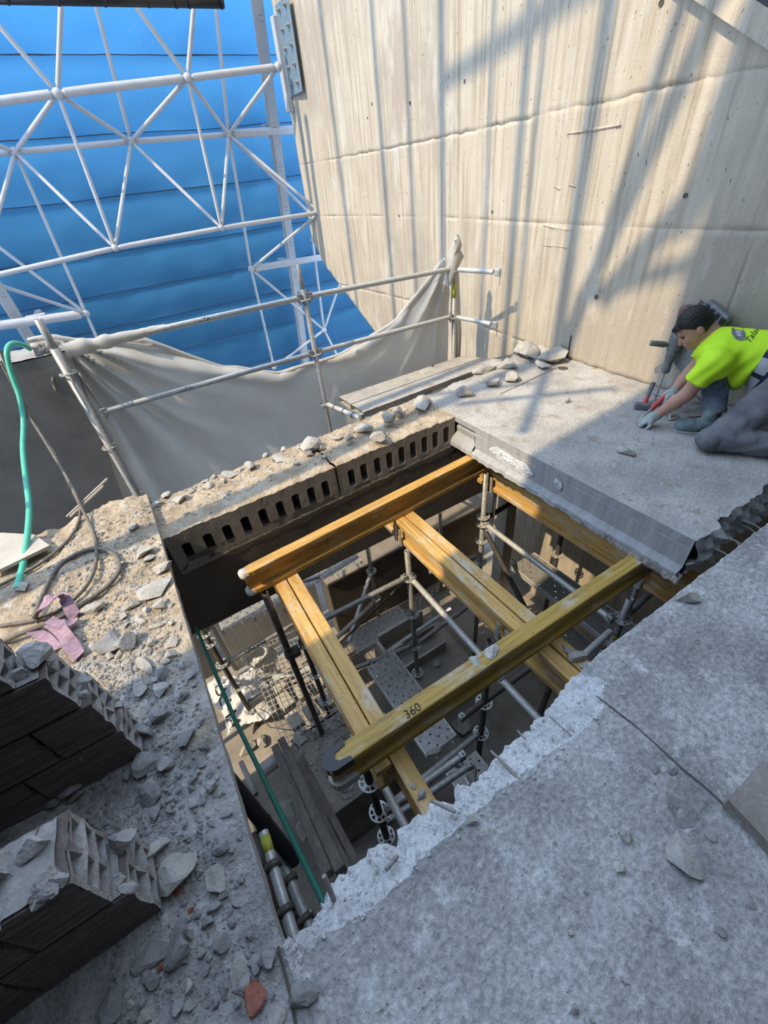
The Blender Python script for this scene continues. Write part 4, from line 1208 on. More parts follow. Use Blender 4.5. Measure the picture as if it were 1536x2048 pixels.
# tall scaffold mast outside the view: its bars shade the wall
mast = thing('lattice_mast', 'tall white lattice mast standing beside the pier, outside the sheeting', 'truss', (-4.2, 1.5, -3.4))
DX = 1.75 + 4.2; DZ = 1.2 * DX
for (y, r, z0, z1) in ((2.62, .065, -3.4, 13), (1.72, .03, -3.4, 13), (1.22, .055, -3.4, 13), (1.02, .03, -3.4, 13), (.40, .075, -3.4, 13), (4.05, .05, -3.4, 13), (3.35, .04, -3.4, 13), (5.3, .045, -3.4, 13)):
    MB().tube((-4.2, y - .08 * DX, z0), (-4.2, y - .08 * DX, z1), r, 12).build('upright', m_white, mast)
for (y0, z0, y1, z1, r) in ((.40, -.3, -.62, 2.6, .07), (.30, -.4, -.30, 2.7, .05), (-.05, .4, -1.0, 1.6, .08), (.25, .35, -.9, .72, .05), (.4, 2.35, 2.6, 2.55, .06), (-.55, .9, -.70, 2.8, .09), (-.42, -1.85, .38, -.24, .045), (.28, -1.9, -.47, -.54, .035), (.1, -1.0, .62, -2.0, .03)):
    MB().tube((-4.2, y0 - .08 * DX, z0 + DZ), (-4.2, y1 - .08 * DX, z1 + DZ), r, 10).build('diagonal', m_white, mast)

# ------------------------------------------------------------------ pier with hose and cables
pier = MB()
YP = 1.59
tl_ = ay(140, 702, YP); bl_ = ay(247, 1000, YP)
xt, ztop_ = tl_.x, tl_.z; xb = lerp(tl_.x, bl_.x, 1.0) + (bl_.x - tl_.x) * (-3.4 - bl_.z) / (bl_.z - tl_.z) * 0
poly = [(-4.4, -3.42), (bl_.x, -3.42), (bl_.x, bl_.z), (xt, ztop_), (-4.4, ztop_)]
pier_o = tag(pier.prism([(p, q) for p, q in poly], YP, 1.98, lambda p, q, t: Vector((p, t, q))).build('pillar', m_pillar), 'grey rendered pier with a pale broken top beside the guardrail', None, kind='structure')
MB().rows([[(x, y, ztop_ + .012 + .014 * nz(x, y, 1, 12)) for x in np.linspace(-4.3, xt + .004, 60)] for y in np.linspace(YP - .006, 1.985, 12)], True).build('pier_top', m_mortar, pier_o, 'pale broken top of the pier')
h = [ay(u, v, y) for u, v, y in ((60, 698, 1.70), (42, 688, 1.64), (22, 688, 1.56), (14, 705, 1.50), (22, 745, 1.47), (38, 790, 1.42), (47, 840, 1.32), (46, 900, 1.12), (52, 960, .88), (58, 1010, .66), (56, 1060, .42))]
h += [az(48, 1120, .03), az(34, 1178, .02)]
def smooth_path(pts, n=6):
    pts = [Vector(p) for p in pts]; out = []
    P_ = [pts[0]] + pts + [pts[-1]]
    for i in range(1, len(P_) - 2):
        for k in range(n):
            t = k / n; a, b, c, d = P_[i - 1], P_[i], P_[i + 1], P_[i + 2]
            out.append(.5 * ((2 * b) + (-a + c) * t + (2 * a - 5 * b + 4 * c - d) * t * t + (-a + 3 * b - 3 * c + d) * t ** 3))
    out.append(pts[-1]); return out
tag(MB().path(smooth_path(h), .0175, 12).build('garden_hose', m_hose), 'mint green hose hooked over the pier top', 'hose')
def cable(label, pts, r=.010):
    tag(MB().path(smooth_path(pts), r, 8).build('power_cable', m_cable), label, 'cable', 'cables by the pier')
cable('dusty cable dropping down the pier and looping towards the purple strap', [ay(0, 700, 1.54), ay(40, 800, 1.45), ay(95, 890, 1.1), ay(150, 985, .6), az(160, 1030, .06), az(140, 1075, .02), az(90, 1120, .018), az(40, 1150, .018), az(-20, 1180, .018)])
cable('dusty cable that coils on the ground beside the opening', [ay(0, 722, 1.54), ay(60, 830, 1.4), ay(110, 910, 1.0), ay(155, 1000, .55), az(185, 1060, .03), az(193, 1110, .02), az(180, 1160, .02), az(140, 1205, .02), az(90, 1235, .02), az(0, 1252, .02)])
cable('thicker cable lying in a round loop over the purple strap', [az(70, 1235, .03), az(85, 1190, .02), az(120, 1130, .018), az(180, 1098, .018), az(222, 1105, .018), az(240, 1130, .02), az(222, 1165, .02), az(170, 1205, .022), az(110, 1240, .03), az(40, 1268, .03), az(-10, 1290, .03)], .012)
# purple lifting strap
def strap():
    root = thing('lifting_strap', 'faded purple lifting strap lying in loops on the sunlit dust', 'strap', az(110, 1260))
    for path, w, nm in (([(75, 1232, .03), (85, 1210, .10), (110, 1193, .12), (128, 1196, .08), (145, 1225, .03), (150, 1235, .02)], .055, 'strap_loop'),
                    ([(98, 1240, .04), (125, 1248, .06), (150, 1238, .03)], .05, 'strap_fold'),
                    ([(100, 1245, .05), (120, 1260, .05), (140, 1285, .03), (158, 1315, .015)], .06, 'strap_tail'),
                    ([(60, 1258, .02), (90, 1275, .02), (115, 1300, .02)], .05, 'strap_tail')):
        pts = smooth_path([az(*p) for p in path], 5)
        rows = []
        for i, p in enumerate(pts):
            t = (pts[min(i + 1, len(pts) - 1)] - pts[max(0, i - 1)]).normalized()
            n = t.cross(Vector((0, 0, 1))).normalized() * w / 2
            n = n + Vector((0, 0, .012 * math.sin(i * .7)))
            k = Vector((0, 0, .004))
            rows.append([p - n, p + n, p + n + k, p - n + k])
        MB().rows(rows, False, True).build(nm, m_strap, root)
strap()
# pale board on the ground by the hose
bd = [az(-20, 1065, .05), az(70, 1070, .05), az(100, 1092, .05), az(-20, 1150, .05)]
tag(MB().prism([(p.x, p.y) for p in bd], .035, .055, lambda p, q, t: Vector((p, q, t))).build('pale_board', m_ply), 'pale flat board lying under the hose end', 'board')
# stone tile by the edge of the front slab
tl = [az(1457, 1600, .05), az(1540, 1508, .05), az(1660, 1560, .05), az(1575, 1725, .05)]
tag(MB().prism([(p.x, p.y) for p in tl], .0, .05, lambda p, q, t: Vector((p, q, t))).build('stone_tile', m_tile), 'thick worn stone tile lying on the rough grey floor', 'tile')

# ------------------------------------------------------------------ hollow brick stubs
def hollow_brick(L_, T, Hh, cols=2, rws=3, seed=0):
    """brick centred on 0, cells running along x, ragged at +x"""
    rr = random.Random(seed); mb = MB(); wall = .014
    xe = lambda y, z: L_ / 2 + .012 * nz(y * 3 + seed, z * 3, seed, 7)
    ys = [-T / 2]; zs = [-Hh / 2]
    cw = (T - wall * (cols + 1)) / cols; ch = (Hh - wall * (rws + 1)) / rws
    for i in range(cols): ys += [ys[-1] + wall, ys[-1] + wall + cw]
    ys.append(T / 2)
    for i in range(rws): zs += [zs[-1] + wall, zs[-1] + wall + ch]
    zs.append(Hh / 2)
    for i in range(len(ys) - 1):
        for j in range(len(zs) - 1):
            y0, y1, z0, z1 = ys[i], ys[i + 1], zs[j], zs[j + 1]
            q = [(y0, z0), (y1, z0), (y1, z1), (y0, z1)]
            if i % 2 and j % 2:
                mb.rows([[(xe(y, z), y, z) for y, z in q], [(L_ / 2 - .17, y, z) for y, z in q]], False, True)
                mb.add([(L_ / 2 - .17, y, z) for y, z in q], [(0, 1, 2, 3)])
            else: mb.add([(xe(y, z), y, z) for y, z in q], [(0, 1, 2, 3)])
    n_end = len(mb.f)
    q = [(-T / 2, -Hh / 2), (T / 2, -Hh / 2), (T / 2, Hh / 2), (-T / 2, Hh / 2)]
    for k in range(4):
        (ya, za), (yb, zb) = q[k], q[(k + 1) % 4]
        e = [(lerp(ya, yb, t), lerp(za, zb, t)) for t in np.linspace(0, 1, 8)]
        rib = lambda i: 0
        mb.rows([[(xe(y, z), y, z) for y, z in e], [(-L_ / 2, y, z) for y, z in e]], False)
    mb.add([(-L_ / 2, y, z) for y, z in q], [(3, 2, 1, 0)])
    # ribs on the long faces
    for s in (-1, 1):
        for j in range(7):
            z = -Hh / 2 + Hh * (j + .5) / 7
            mb.box((-L_ / 2 + .004, s * T / 2 - .0018, z - Hh / 28), (L_ / 2 - .03, s * T / 2 + .0018, z + Hh / 28))
    return mb, n_end
def brick_stub(label, yf, T, courses, Hh, z0=0.0, Lb=.29):
    root = thing('brick_stub', label, 'brick wall', (courses[0] - .4, yf + T / 2, z0))
    protos = []; lumps = []
    for c, xe in enumerate(courses):
        x = xe; first = True
        z = z0 + .012 + (Hh + .012) * (c + .5)
        while x > -3.5:
            L_ = Lb if not (first and c % 2) else Lb * .55
            if first:
                mb, ne = hollow_brick(L_, T, Hh, seed=c * 3 + int(abs(yf) * 10)); o = mb.build('brick', m_brick, root); o.data.materials.append(m_brick_broken)
                for pg in o.data.polygons[:ne]: pg.material_index = 1
            else:
                if not protos: protos.append(hollow_brick(Lb, T, Hh, seed=77)[0].build('brick', m_brick, root)); o = protos[0]
                else: o = share(protos[0], 'brick', (0, 0, 0), root)
            o.location = Vector((x - L_ / 2, yf + T / 2 + .004 * nz(x, c, 1, 5), z)) - origin(root)
            x -= L_ + .010; first = False
        for k in range(5):
            q = Vector((xe - rnd.uniform(0, .10), yf + rnd.uniform(.02, T - .02), z + Hh / 2 - rnd.uniform(0, .04)))
            if c == len(courses) - 1: q = Vector((xe - k * .14 - rnd.uniform(.0, .1), yf + rnd.uniform(.0, T), z + Hh / 2 - .01))
            lumps.append((q, rnd.uniform(.04, .08)))
            lumps.append((q + Vector((rnd.uniform(-.12, 0), rnd.uniform(-.03, .03), rnd.uniform(-.03, .01))), rnd.uniform(.02, .05)))
        MB().rows([[(xx, yf + .006 + (T - .012) * k / 4, z + Hh / 2 + .006 + (.004 if c < len(courses) - 1 else .014) * nz(xx, k * .05, c, 34)) for xx in np.linspace(-3.5, xe - .02, 60)] for k in range(5)], True).build('mortar_bed', m_mortar, root)
    for k in range(16):
        lumps.append((Vector((courses[-1] - rnd.uniform(0, .55), yf + rnd.uniform(.0, T), z0 + .012 + (Hh + .012) * len(courses) - .012)), rnd.uniform(.03, .08)))
    STUB_LUMPS.append((root, lumps))
    return root
STUB_LUMPS = []
st1 = brick_stub('broken hollow brick wall stub beside the purple strap', -1.37, .14, [-2.585, -2.60, -2.62, -2.70], .175)
st2 = brick_stub('broken hollow brick wall stub nearest the viewer', -1.87, .17, [-2.60, -2.64], .20)

# ------------------------------------------------------------------ rubble
def stone_mesh(seed, cuts=14):
    r = random.Random(seed)
    bm = bmesh.new(); bmesh.ops.create_icosphere(bm, subdivisions=2, radius=.5)
    planes = []
    for _ in range(cuts):
        n = Vector((r.gauss(0, 1), r.gauss(0, 1), r.gauss(0, 1))).normalized(); planes.append((n, r.uniform(.16, .36)))
    for v in bm.verts:
        p = v.co.copy()
        for n, d in planes:
            k = p.dot(n)
            if k > d: p -= n * (k - d)
        v.co = p * (1 + .12 * noise.noise(p * 5 + Vector((seed, 0, 0))))
    bm.verts.index_update()
    me = bpy.data.meshes.new('rubble_stone'); bm.to_mesh(me); bm.free()
    lo = min(v.co.z for v in me.vertices); xs_ = [v.co.x for v in me.vertices]
    k = 1 / (max(xs_) - min(xs_))
    for v in me.vertices: v.co = (v.co.x * k, v.co.y * k, (v.co.z - lo) * k)
    me.materials.append(None)
    return me
STONES = [stone_mesh(s) for s in range(12)]
for root, lumps in STUB_LUMPS:
    for i, (q, sz) in enumerate(lumps):
        o = bpy.data.objects.new('broken_lump', STONES[(i * 5 + 3) % 12]); col.objects.link(o)
        o.parent = root; o.location = q - origin(root); o.scale = (sz, sz * .8, sz * .7); o.rotation_euler = (rnd.uniform(-.6, .6), rnd.uniform(-.6, .6), rnd.uniform(0, 6))
        o.material_slots[0].link = 'OBJECT'; o.material_slots[0].material = m_brick_broken
def ordinal(n):
    a = ['first', 'second', 'third', 'fourth', 'fifth', 'sixth', 'seventh', 'eighth', 'ninth', 'tenth', 'eleventh', 'twelfth', 'thirteenth', 'fourteenth', 'fifteenth', 'sixteenth', 'seventeenth', 'eighteenth', 'nineteenth']
    if n < 20: return a[n - 1]
    t = {2: 'twent', 3: 'thirt', 4: 'fort', 5: 'fift'}[n // 10]
    return t + 'ieth' if n % 10 == 0 else t + 'y-' + a[n % 10 - 1]
for i, o in enumerate(BLOCKS): tag(o, f'pale block under the wire mesh, {ordinal(i + 1)} closest to the dark prop', 'brick', 'blocks under the wire mesh')
def stones(lst, words_, landmark, group, ground, mat_of=None):
    rows = []
    for i, (u, v, w, *rest) in enumerate(lst):
        flat = rest[0] if rest else .55
        mat = rest[1] if len(rest) > 1 else None
        p = az(u, v, 0.0)
        for _ in range(3): p = az(u, v, ground(p.x, p.y))
        depth = (RM @ (np.array(p) - CAM))[2]
        rows.append((p, w * depth / FPX, flat, mat, i))
    lm = Vector(landmark[1])
    rows.sort(key=lambda r: (Vector((r[0].x, r[0].y, 0)) - Vector((lm.x, lm.y, 0))).length)
    for n, (p, s, flat, mat, i) in enumerate(rows):
        me = STONES[(i * 5 + n) % len(STONES)]
        o = bpy.data.objects.new('rubble_stone', me); col.objects.link(o)
        o.location = p + Vector((0, 0, -.12 * s * flat)); o.rotation_euler = (rnd.uniform(-.2, .2), rnd.uniform(-.2, .2), rnd.uniform(0, 6.28))
        o.scale = (s, s * rnd.uniform(.62, .95), s * flat)
        o.material_slots[0].link = 'OBJECT'
        o.material_slots[0].material = mat or m_stone
        col_ = 'red' if mat is m_stone_r else 'dark' if mat is m_stone_d else 'pale'
        size = 'small' if s < .05 else 'fist-sized' if s < .11 else 'large'
        tag(o, f'{size} {col_} {words_}, {ordinal(n + 1)} closest to {landmark[0]}', 'stone', group)
D_, R_ = m_stone_d, m_stone_r
c3_ = lambda l: [(x / 2.194, 600 + y / 2.194, w / 2.194, *r) for x, y, w, *r in l]
stones(c3_([(1355, 650, 80), (1365, 682, 45, .5, D_), (1232, 700, 70, .3), (1010, 768, 70, .3), (900, 800, 30), (912, 822, 38), (850, 842, 42), (790, 878, 66, .4), (735, 862, 60, .3), (595, 1015, 50), (690, 905, 60, .3), (1410, 655, 38), (1300, 720, 45, .4, D_), (1480, 610, 60, .3), (1100, 735, 50), (985, 800, 30), (940, 780, 34), (1170, 690, 36), (1060, 750, 30), (870, 905, 34), (660, 960, 40), (560, 945, 40), (820, 935, 28), (1250, 660, 30), (1000, 850, 36, .4, D_), (1420, 690, 28)]),
       'chunk on the slotted floor strip', ('the pier', (-2.5, .6, 0)), 'rubble on the slotted floor strip', lambda x, y: top_core(x, y))
stones([(730, 858, 40, .3), (780, 845, 30), (700, 880, 26), (760, 880, 36, .4), (845, 812, 50, .35), (800, 830, 26), (970, 742, 60, .25), (1010, 735, 55, .3), (1055, 712, 70, .4), (1100, 715, 60, .3), (985, 770, 30), (925, 790, 34), (1085, 735, 30), (1020, 760, 26)],
       'chunk along the far slab rim', ('the short guard rail ends', (1.4, 1.0, 0)), 'rubble along the far slab rim', lambda x, y: .01)
cb1 = lambda l: [(x / 3.072, 1150 + y / 3.072, w / 3.072, *r) for x, y, w, *r in l]
sun_l = cb1([(560, 220, 165, .28), (810, 190, 110, .5), (150, 80, 85, .5), (680, 415, 185, .3, D_), (800, 445, 125, .6, D_), (760, 262, 44), (690, 497, 66), (735, 492, 56), (860, 292, 76, .3), (600, 322, 34), (500, 318, 28), (960, 325, 95, .35), (985, 205, 70), (760, 322, 64, .3), (905, 560, 190, .22), (1020, 532, 60), (830, 380, 40), (900, 230, 60), (1010, 300, 50), (1060, 190, 50), (940, 420, 60), (1060, 420, 90, .3), (1050, 300, 44), (1110, 330, 40), (640, 270, 26), (880, 440, 40, .6, D_)]) + [(290, 1105, 40, .4), (245, 1133, 18), (298, 1118, 30, .3), (310, 1180, 60, .3), (330, 1140, 40, .3), (270, 1060, 24)]
stones(sun_l, 'concrete chunk on the sunlit dust', ('the purple strap', az(110, 1260)), 'rubble on the sunlit dust', dust_h)
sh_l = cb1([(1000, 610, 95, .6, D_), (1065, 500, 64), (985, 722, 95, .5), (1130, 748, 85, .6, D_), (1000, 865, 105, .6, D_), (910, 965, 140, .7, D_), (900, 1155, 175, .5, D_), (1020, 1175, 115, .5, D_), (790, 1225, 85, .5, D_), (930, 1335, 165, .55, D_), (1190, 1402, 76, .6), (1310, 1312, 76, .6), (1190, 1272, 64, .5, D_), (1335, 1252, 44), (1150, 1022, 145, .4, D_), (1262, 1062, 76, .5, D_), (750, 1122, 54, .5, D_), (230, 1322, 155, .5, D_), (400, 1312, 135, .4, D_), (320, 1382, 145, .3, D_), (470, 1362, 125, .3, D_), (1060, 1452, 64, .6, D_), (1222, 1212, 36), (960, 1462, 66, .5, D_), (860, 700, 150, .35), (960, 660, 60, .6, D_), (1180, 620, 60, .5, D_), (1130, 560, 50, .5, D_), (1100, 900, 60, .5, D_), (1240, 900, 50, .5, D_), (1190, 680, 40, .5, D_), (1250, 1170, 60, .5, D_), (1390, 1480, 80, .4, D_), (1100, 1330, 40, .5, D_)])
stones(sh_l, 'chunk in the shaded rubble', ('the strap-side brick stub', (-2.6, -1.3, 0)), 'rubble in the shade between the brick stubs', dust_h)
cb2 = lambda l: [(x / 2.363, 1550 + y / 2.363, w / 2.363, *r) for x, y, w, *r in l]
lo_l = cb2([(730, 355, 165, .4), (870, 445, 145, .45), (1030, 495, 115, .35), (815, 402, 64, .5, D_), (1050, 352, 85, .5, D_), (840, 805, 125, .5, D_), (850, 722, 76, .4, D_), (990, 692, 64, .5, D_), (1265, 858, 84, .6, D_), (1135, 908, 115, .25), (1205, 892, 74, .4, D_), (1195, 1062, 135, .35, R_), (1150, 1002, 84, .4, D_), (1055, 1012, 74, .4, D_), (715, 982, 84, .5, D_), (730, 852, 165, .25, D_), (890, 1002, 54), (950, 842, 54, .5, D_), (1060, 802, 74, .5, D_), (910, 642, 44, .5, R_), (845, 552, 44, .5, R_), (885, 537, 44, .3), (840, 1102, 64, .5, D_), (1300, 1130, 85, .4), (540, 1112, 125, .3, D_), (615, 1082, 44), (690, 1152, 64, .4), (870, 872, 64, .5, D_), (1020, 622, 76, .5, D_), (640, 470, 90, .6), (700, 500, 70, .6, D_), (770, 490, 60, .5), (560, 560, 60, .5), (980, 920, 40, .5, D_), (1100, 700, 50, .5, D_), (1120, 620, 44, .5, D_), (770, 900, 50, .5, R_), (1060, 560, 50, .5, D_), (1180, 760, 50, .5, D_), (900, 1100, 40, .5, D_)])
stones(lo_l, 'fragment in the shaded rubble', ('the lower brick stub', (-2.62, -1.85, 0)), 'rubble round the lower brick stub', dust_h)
cb4 = lambda l: [(900 + x / 2.415, 1250 + y / 2.415, w / 2.415, *r) for x, y, w, *r in l]
stones(cb4([(1130, 895, 140, .16, D_), (1120, 1105, 195, .25), (105, 950, 54, .4), (850, 1018, 64, .4), (815, 1168, 48, .4), (585, 1492, 28), (840, 1718, 26), (600, 1852, 44), (690, 1908, 34), (1070, 708, 44, .3, D_), (1430, 1322, 95, .15, D_), (985, 692, 60, .15, D_), (375, 740, 20), (650, 1290, 22, .5, D_), (1260, 1010, 50, .12, D_), (1300, 1480, 40, .3, D_)]) + [(1373, 1199, 46, .5), (605, 1990, 60, .5, D_), (1254, 908, 38, .4), (1360, 1625, 30, .3)],
       'flake lying on the grey floor', ('the worn stone tile', az(1500, 1600)), 'flakes on the grey floor', lambda x, y: .002)
# rubble left on girders and planks below
for i, (u, v, z, s, fl, lab, mt) in enumerate((
        (985, 1300, -.262, .10, .35, 'pale plaster lump stuck on the black-capped girder', m_plaster), (950, 1322, -.262, .07, .3, 'small pale crumb beside the plaster lump on the girder', m_plaster),
        (1152, 1318, -.464, .10, .5, 'grey rubble chunk on the middle joists near the floor edge', m_stone), (1132, 1300, -.464, .06, .5, 'smaller rubble chunk on the middle joists, farther from the floor edge', m_stone),
        (1168, 1332, -.464, .05, .6, 'rubble crumb wedged between middle joists and floor edge', m_stone), (842, 1592, -.464, .05, .6, 'dark stone on the joist end at the white broken edge', m_stone_d),
        (828, 1572, -.464, .035, .6, 'pale crumb on the joist end at the white broken edge', m_stone), (866, 1508, -1.99, .13, .5, 'grey lump at the end of the half-lit perforated plank', m_stone),
        (945, 1548, -2.0, .12, .5, 'rounded lump on the rubble-covered perforated plank', m_stone), (918, 1530, -2.0, .09, .4, 'flat dark shard on the rubble-covered perforated plank', m_stone_d),
        (872, 1326, -2.72, .09, .5, 'single pale stone on the concrete step', m_stone), (922, 1455, ZF, .22, .4, 'angular slab piece on the floor below the black-capped girder', m_stone),
        (495, 1500, ZF + .02, .20, .5, 'round lump beside the green rope on the lower floor', m_stone), (525, 1485, ZF + .02, .16, .5, 'lump beside the round one on the lower floor', m_stone),
        (585, 1615, -2.6, .2, .5, 'broken block under the green rope', m_stone), (610, 1655, -2.5, .16, .3, 'flat shard between rope and split board', m_stone), (600, 1480, -2.5, .12, .5, 'chunk at the foot of the wire mesh', m_stone), (590, 1725, -2.3, .10, .3, 'thin shard low beside the green rope', m_stone))):
    p = az(u, v, z)
    o = bpy.data.objects.new('rubble_stone', STONES[(i * 7) % 12]); col.objects.link(o)
    o.location = p - Vector((0, 0, .01)); o.scale = (s, s * .75, s * fl); o.rotation_euler = (0, 0, i * 1.3)
    o.material_slots[0].link = 'OBJECT'; o.material_slots[0].material = mt
    tag(o, lab, 'stone')
def gravel(name, label, n, region, ground, s0, s1, mat, seed):
    r = random.Random(seed); mb = MB()
    base = [(1, 0, 0), (-1, 0, 0), (0, 1, 0), (0, -1, 0), (0, 0, 1), (0, 0, -1)]
    F = [(0, 2, 4), (2, 1, 4), (1, 3, 4), (3, 0, 4), (2, 0, 5), (1, 2, 5), (3, 1, 5), (0, 3, 5)]
    k = 0
    while k < n:
        q = region(r)
        if q is None: continue
        x, y = q; z = ground(x, y)
        s = s0 * (s1 / s0) ** (r.random() ** 2.2)
        rot = Matrix.Rotation(r.uniform(0, 6.28), 3, 'Z') @ Matrix.Rotation(r.uniform(-.6, .6), 3, 'X')
        mb.add([Vector((x, y, z + s * .15)) + rot @ Vector((b[0] * s * r.uniform(.6, 1.3), b[1] * s * r.uniform(.6, 1.2), b[2] * s * r.uniform(.4, .8))) for b in base], F)
        k += 1
    return tag(mb.build(name, mat), label, None, kind='stuff')
gravel('gravel', 'fine rubble crumbs scattered over the dusty floor strip', 5200, lambda r: (r.triangular(-3.1, XL - .01, XL - .2), r.triangular(-2.45, .45, -1.3)), dust_h, .003, .016, m_stone_d, 1)
gravel('gravel', 'pale crumbs scattered on the sunlit dust', 1400, lambda r: (r.uniform(-3.0, XL - .01), r.uniform(-1.0, .45)), dust_h, .003, .014, m_stone, 2)
gravel('gravel', 'crumbs along the slotted floor strip', 1500, lambda r: (r.uniform(XL, .0), r.triangular(.04, .52, .42)), top_core, .003, .015, m_stone, 3)
gravel('gravel', 'chalky crumbs along the chipped edge', 800, lambda r: (lambda x: (x, r.triangular(y_in(x) - .05, y_out(x), lerp(y_in(x), y_out(x), .5))))(r.uniform(XL, XJ)), lambda x, y: -.1 * max(0, min(1, (y - y_in(x)) / max(.01, y_out(x) - y_in(x)))) + .004, .002, .010, m_chip, 4)
gravel('gravel', 'grit on the rough grey floor', 1500, lambda r: (r.uniform(XL, .3), r.uniform(-3.0, -2.1)), lambda x, y: 0.001, .0012, .006, m_stone, 5)
gravel('gravel', 'grit on the slab near the worker', 700, lambda r: (r.uniform(.05, 1.5), r.uniform(-1.85, .45)), lambda x, y: 0.001, .0015, .008, m_stone, 6)
gravel('gravel', 'rubble crumbs on the storey below', 900, lambda r: (r.uniform(-2.2, -1.4), r.uniform(-1.04, -.3)), lambda x, y: -2.51, .006, .035, m_stone, 8)

# ------------------------------------------------------------------ kneeling worker: surfaces grown from limbs
def V3(*a): return np.array(a, float)
def sd_limb(P, a, b, ra, rb):
    a = np.asarray(a, float); b = np.asarray(b, float); ba = b - a
    h = np.clip(((P - a) @ ba) / (ba @ ba), 0, 1)
    return np.linalg.norm(P - a - h[:, None] * ba, axis=1) - (ra + (rb - ra) * h)
def sd_ell(P, c, axes, r):
    q = (P - np.asarray(c, float)) @ np.asarray(axes, float).T
    r = np.asarray(r, float)
    k0 = np.linalg.norm(q / r, axis=1); k1 = np.linalg.norm(q / r ** 2, axis=1)
    return k0 * (k0 - 1) / np.maximum(k1, 1e-6)
def smin(a, b, k):
    h = np.clip(.5 + .5 * (b - a) / k, 0, 1)
    return b + (a - b) * h - k * h * (1 - h)
def grow(fn, lo, hi, res):
    """polygonise fn = 0 by surface nets"""
    lo = np.array(lo, float); n = np.ceil((np.array(hi) - lo) / res).astype(int) + 1
    g = np.stack(np.meshgrid(*[lo[i] + res * np.arange(n[i]) for i in range(3)], indexing='ij'), -1).reshape(-1, 3)
    F = np.concatenate([fn(c) for c in np.array_split(g, max(1, len(g) // 200000))]).reshape(n)
    S = F < 0
    cs = [(i, j, k) for i in (0, 1) for j in (0, 1) for k in (0, 1)]
    cut = lambda A, o: A[o[0]:n[0] - 1 + o[0], o[1]:n[1] - 1 + o[1], o[2]:n[2] - 1 + o[2]]
    cnt = sum(cut(S, o).astype(int) for o in cs)
    act = (cnt > 0) & (cnt < 8)
    idx = -np.ones(act.shape, int); ids = np.argwhere(act); idx[act] = np.arange(len(ids))
    acc = np.zeros((len(ids), 3)); num = np.zeros(len(ids))
    for a in range(8):
        for b in range(a + 1, 8):
            oa, ob = np.array(cs[a]), np.array(cs[b])
            if np.abs(oa - ob).sum() != 1: continue
            fa = F[tuple((ids + oa).T)]; fb = F[tuple((ids + ob).T)]
            m = (fa < 0) != (fb < 0)
            t = np.where(m, fa / np.where(m, fa - fb, 1), 0)
            acc += np.where(m[:, None], oa + (ob - oa) * t[:, None], 0); num += m
    vs = lo + res * (ids + acc / num[:, None])
    faces = []
    for d in range(3):
        e = np.zeros(3, int); e[d] = 1
        u, w = (d + 1) % 3, (d + 2) % 3
        A = S; sl0 = [slice(None)] * 3; sl1 = [slice(None)] * 3
        sl0[d] = slice(0, n[d] - 1); sl1[d] = slice(1, n[d])
        ch = A[tuple(sl0)] != A[tuple(sl1)]
        for p in np.argwhere(ch):
            if p[u] == 0 or p[w] == 0 or p[u] >= n[u] - 1 or p[w] >= n[w] - 1: continue
            q = []
            for du, dw in ((-1, -1), (0, -1), (0, 0), (-1, 0)):
                r = p.copy(); r[u] += du; r[w] += dw; q.append(idx[tuple(r)])
            if min(q) < 0: continue
            faces.append(tuple(q) if A[tuple(p)] else tuple(reversed(q)))
    return vs, faces
def grown(name, fn, lo, hi, res, mat, parent, label=None):
    vs, fs = grow(fn, lo, hi, res)
    return MB().add(vs.tolist(), fs, True).build(name, mat, parent, label)
def nvec(P, s, seed=0.0):                        # cheap smooth wobble for cloth
    return np.sin(P[:, 0] * s * 1.3 + seed + 1.7 * np.sin(P[:, 1] * s * .7 + seed)) * np.sin(P[:, 2] * s + 1.3 * np.sin(P[:, 0] * s * .8 - seed))

NK = V3(1.235, -1.14, .50); HC = V3(1.39, -1.60, .37)
SN = V3(1.03, -1.265, .475); SF = V3(1.395, -1.085, .485)
EN = V3(.985, -1.20, .255); WN = V3(.925, -1.085, .085); HN = V3(.905, -1.06, .045)
EF = V3(1.33, -1.03, .27); WF = V3(1.20, -1.02, .155); HF = V3(1.165, -1.005, .125)
KN = V3(.90, -1.50, .085); AN = V3(1.14, -1.86, .075); KF = V3(1.15, -1.22, .44); AF = V3(1.125, -1.365, .10)
HPN = V3(1.275, -1.62, .36); HPF = V3(1.49, -1.57, .37)
HD = V3(1.172, -1.028, .612)
g_ = V3(-.55, .45, -.70); g_ /= np.linalg.norm(g_)
t_h = V3(-.40, .59, .70); t_h -= (t_h @ g_) * g_; t_h /= np.linalg.norm(t_h)
e_ = np.cross(t_h, g_)                            # sideways axis of the head
HAX = np.stack([g_, e_, t_h])
man = thing('person', 'worker in a lime hi-vis shirt kneeling and leaning over a chisel by the wall', 'person', (1.2, -1.4, 0), kind='thing')
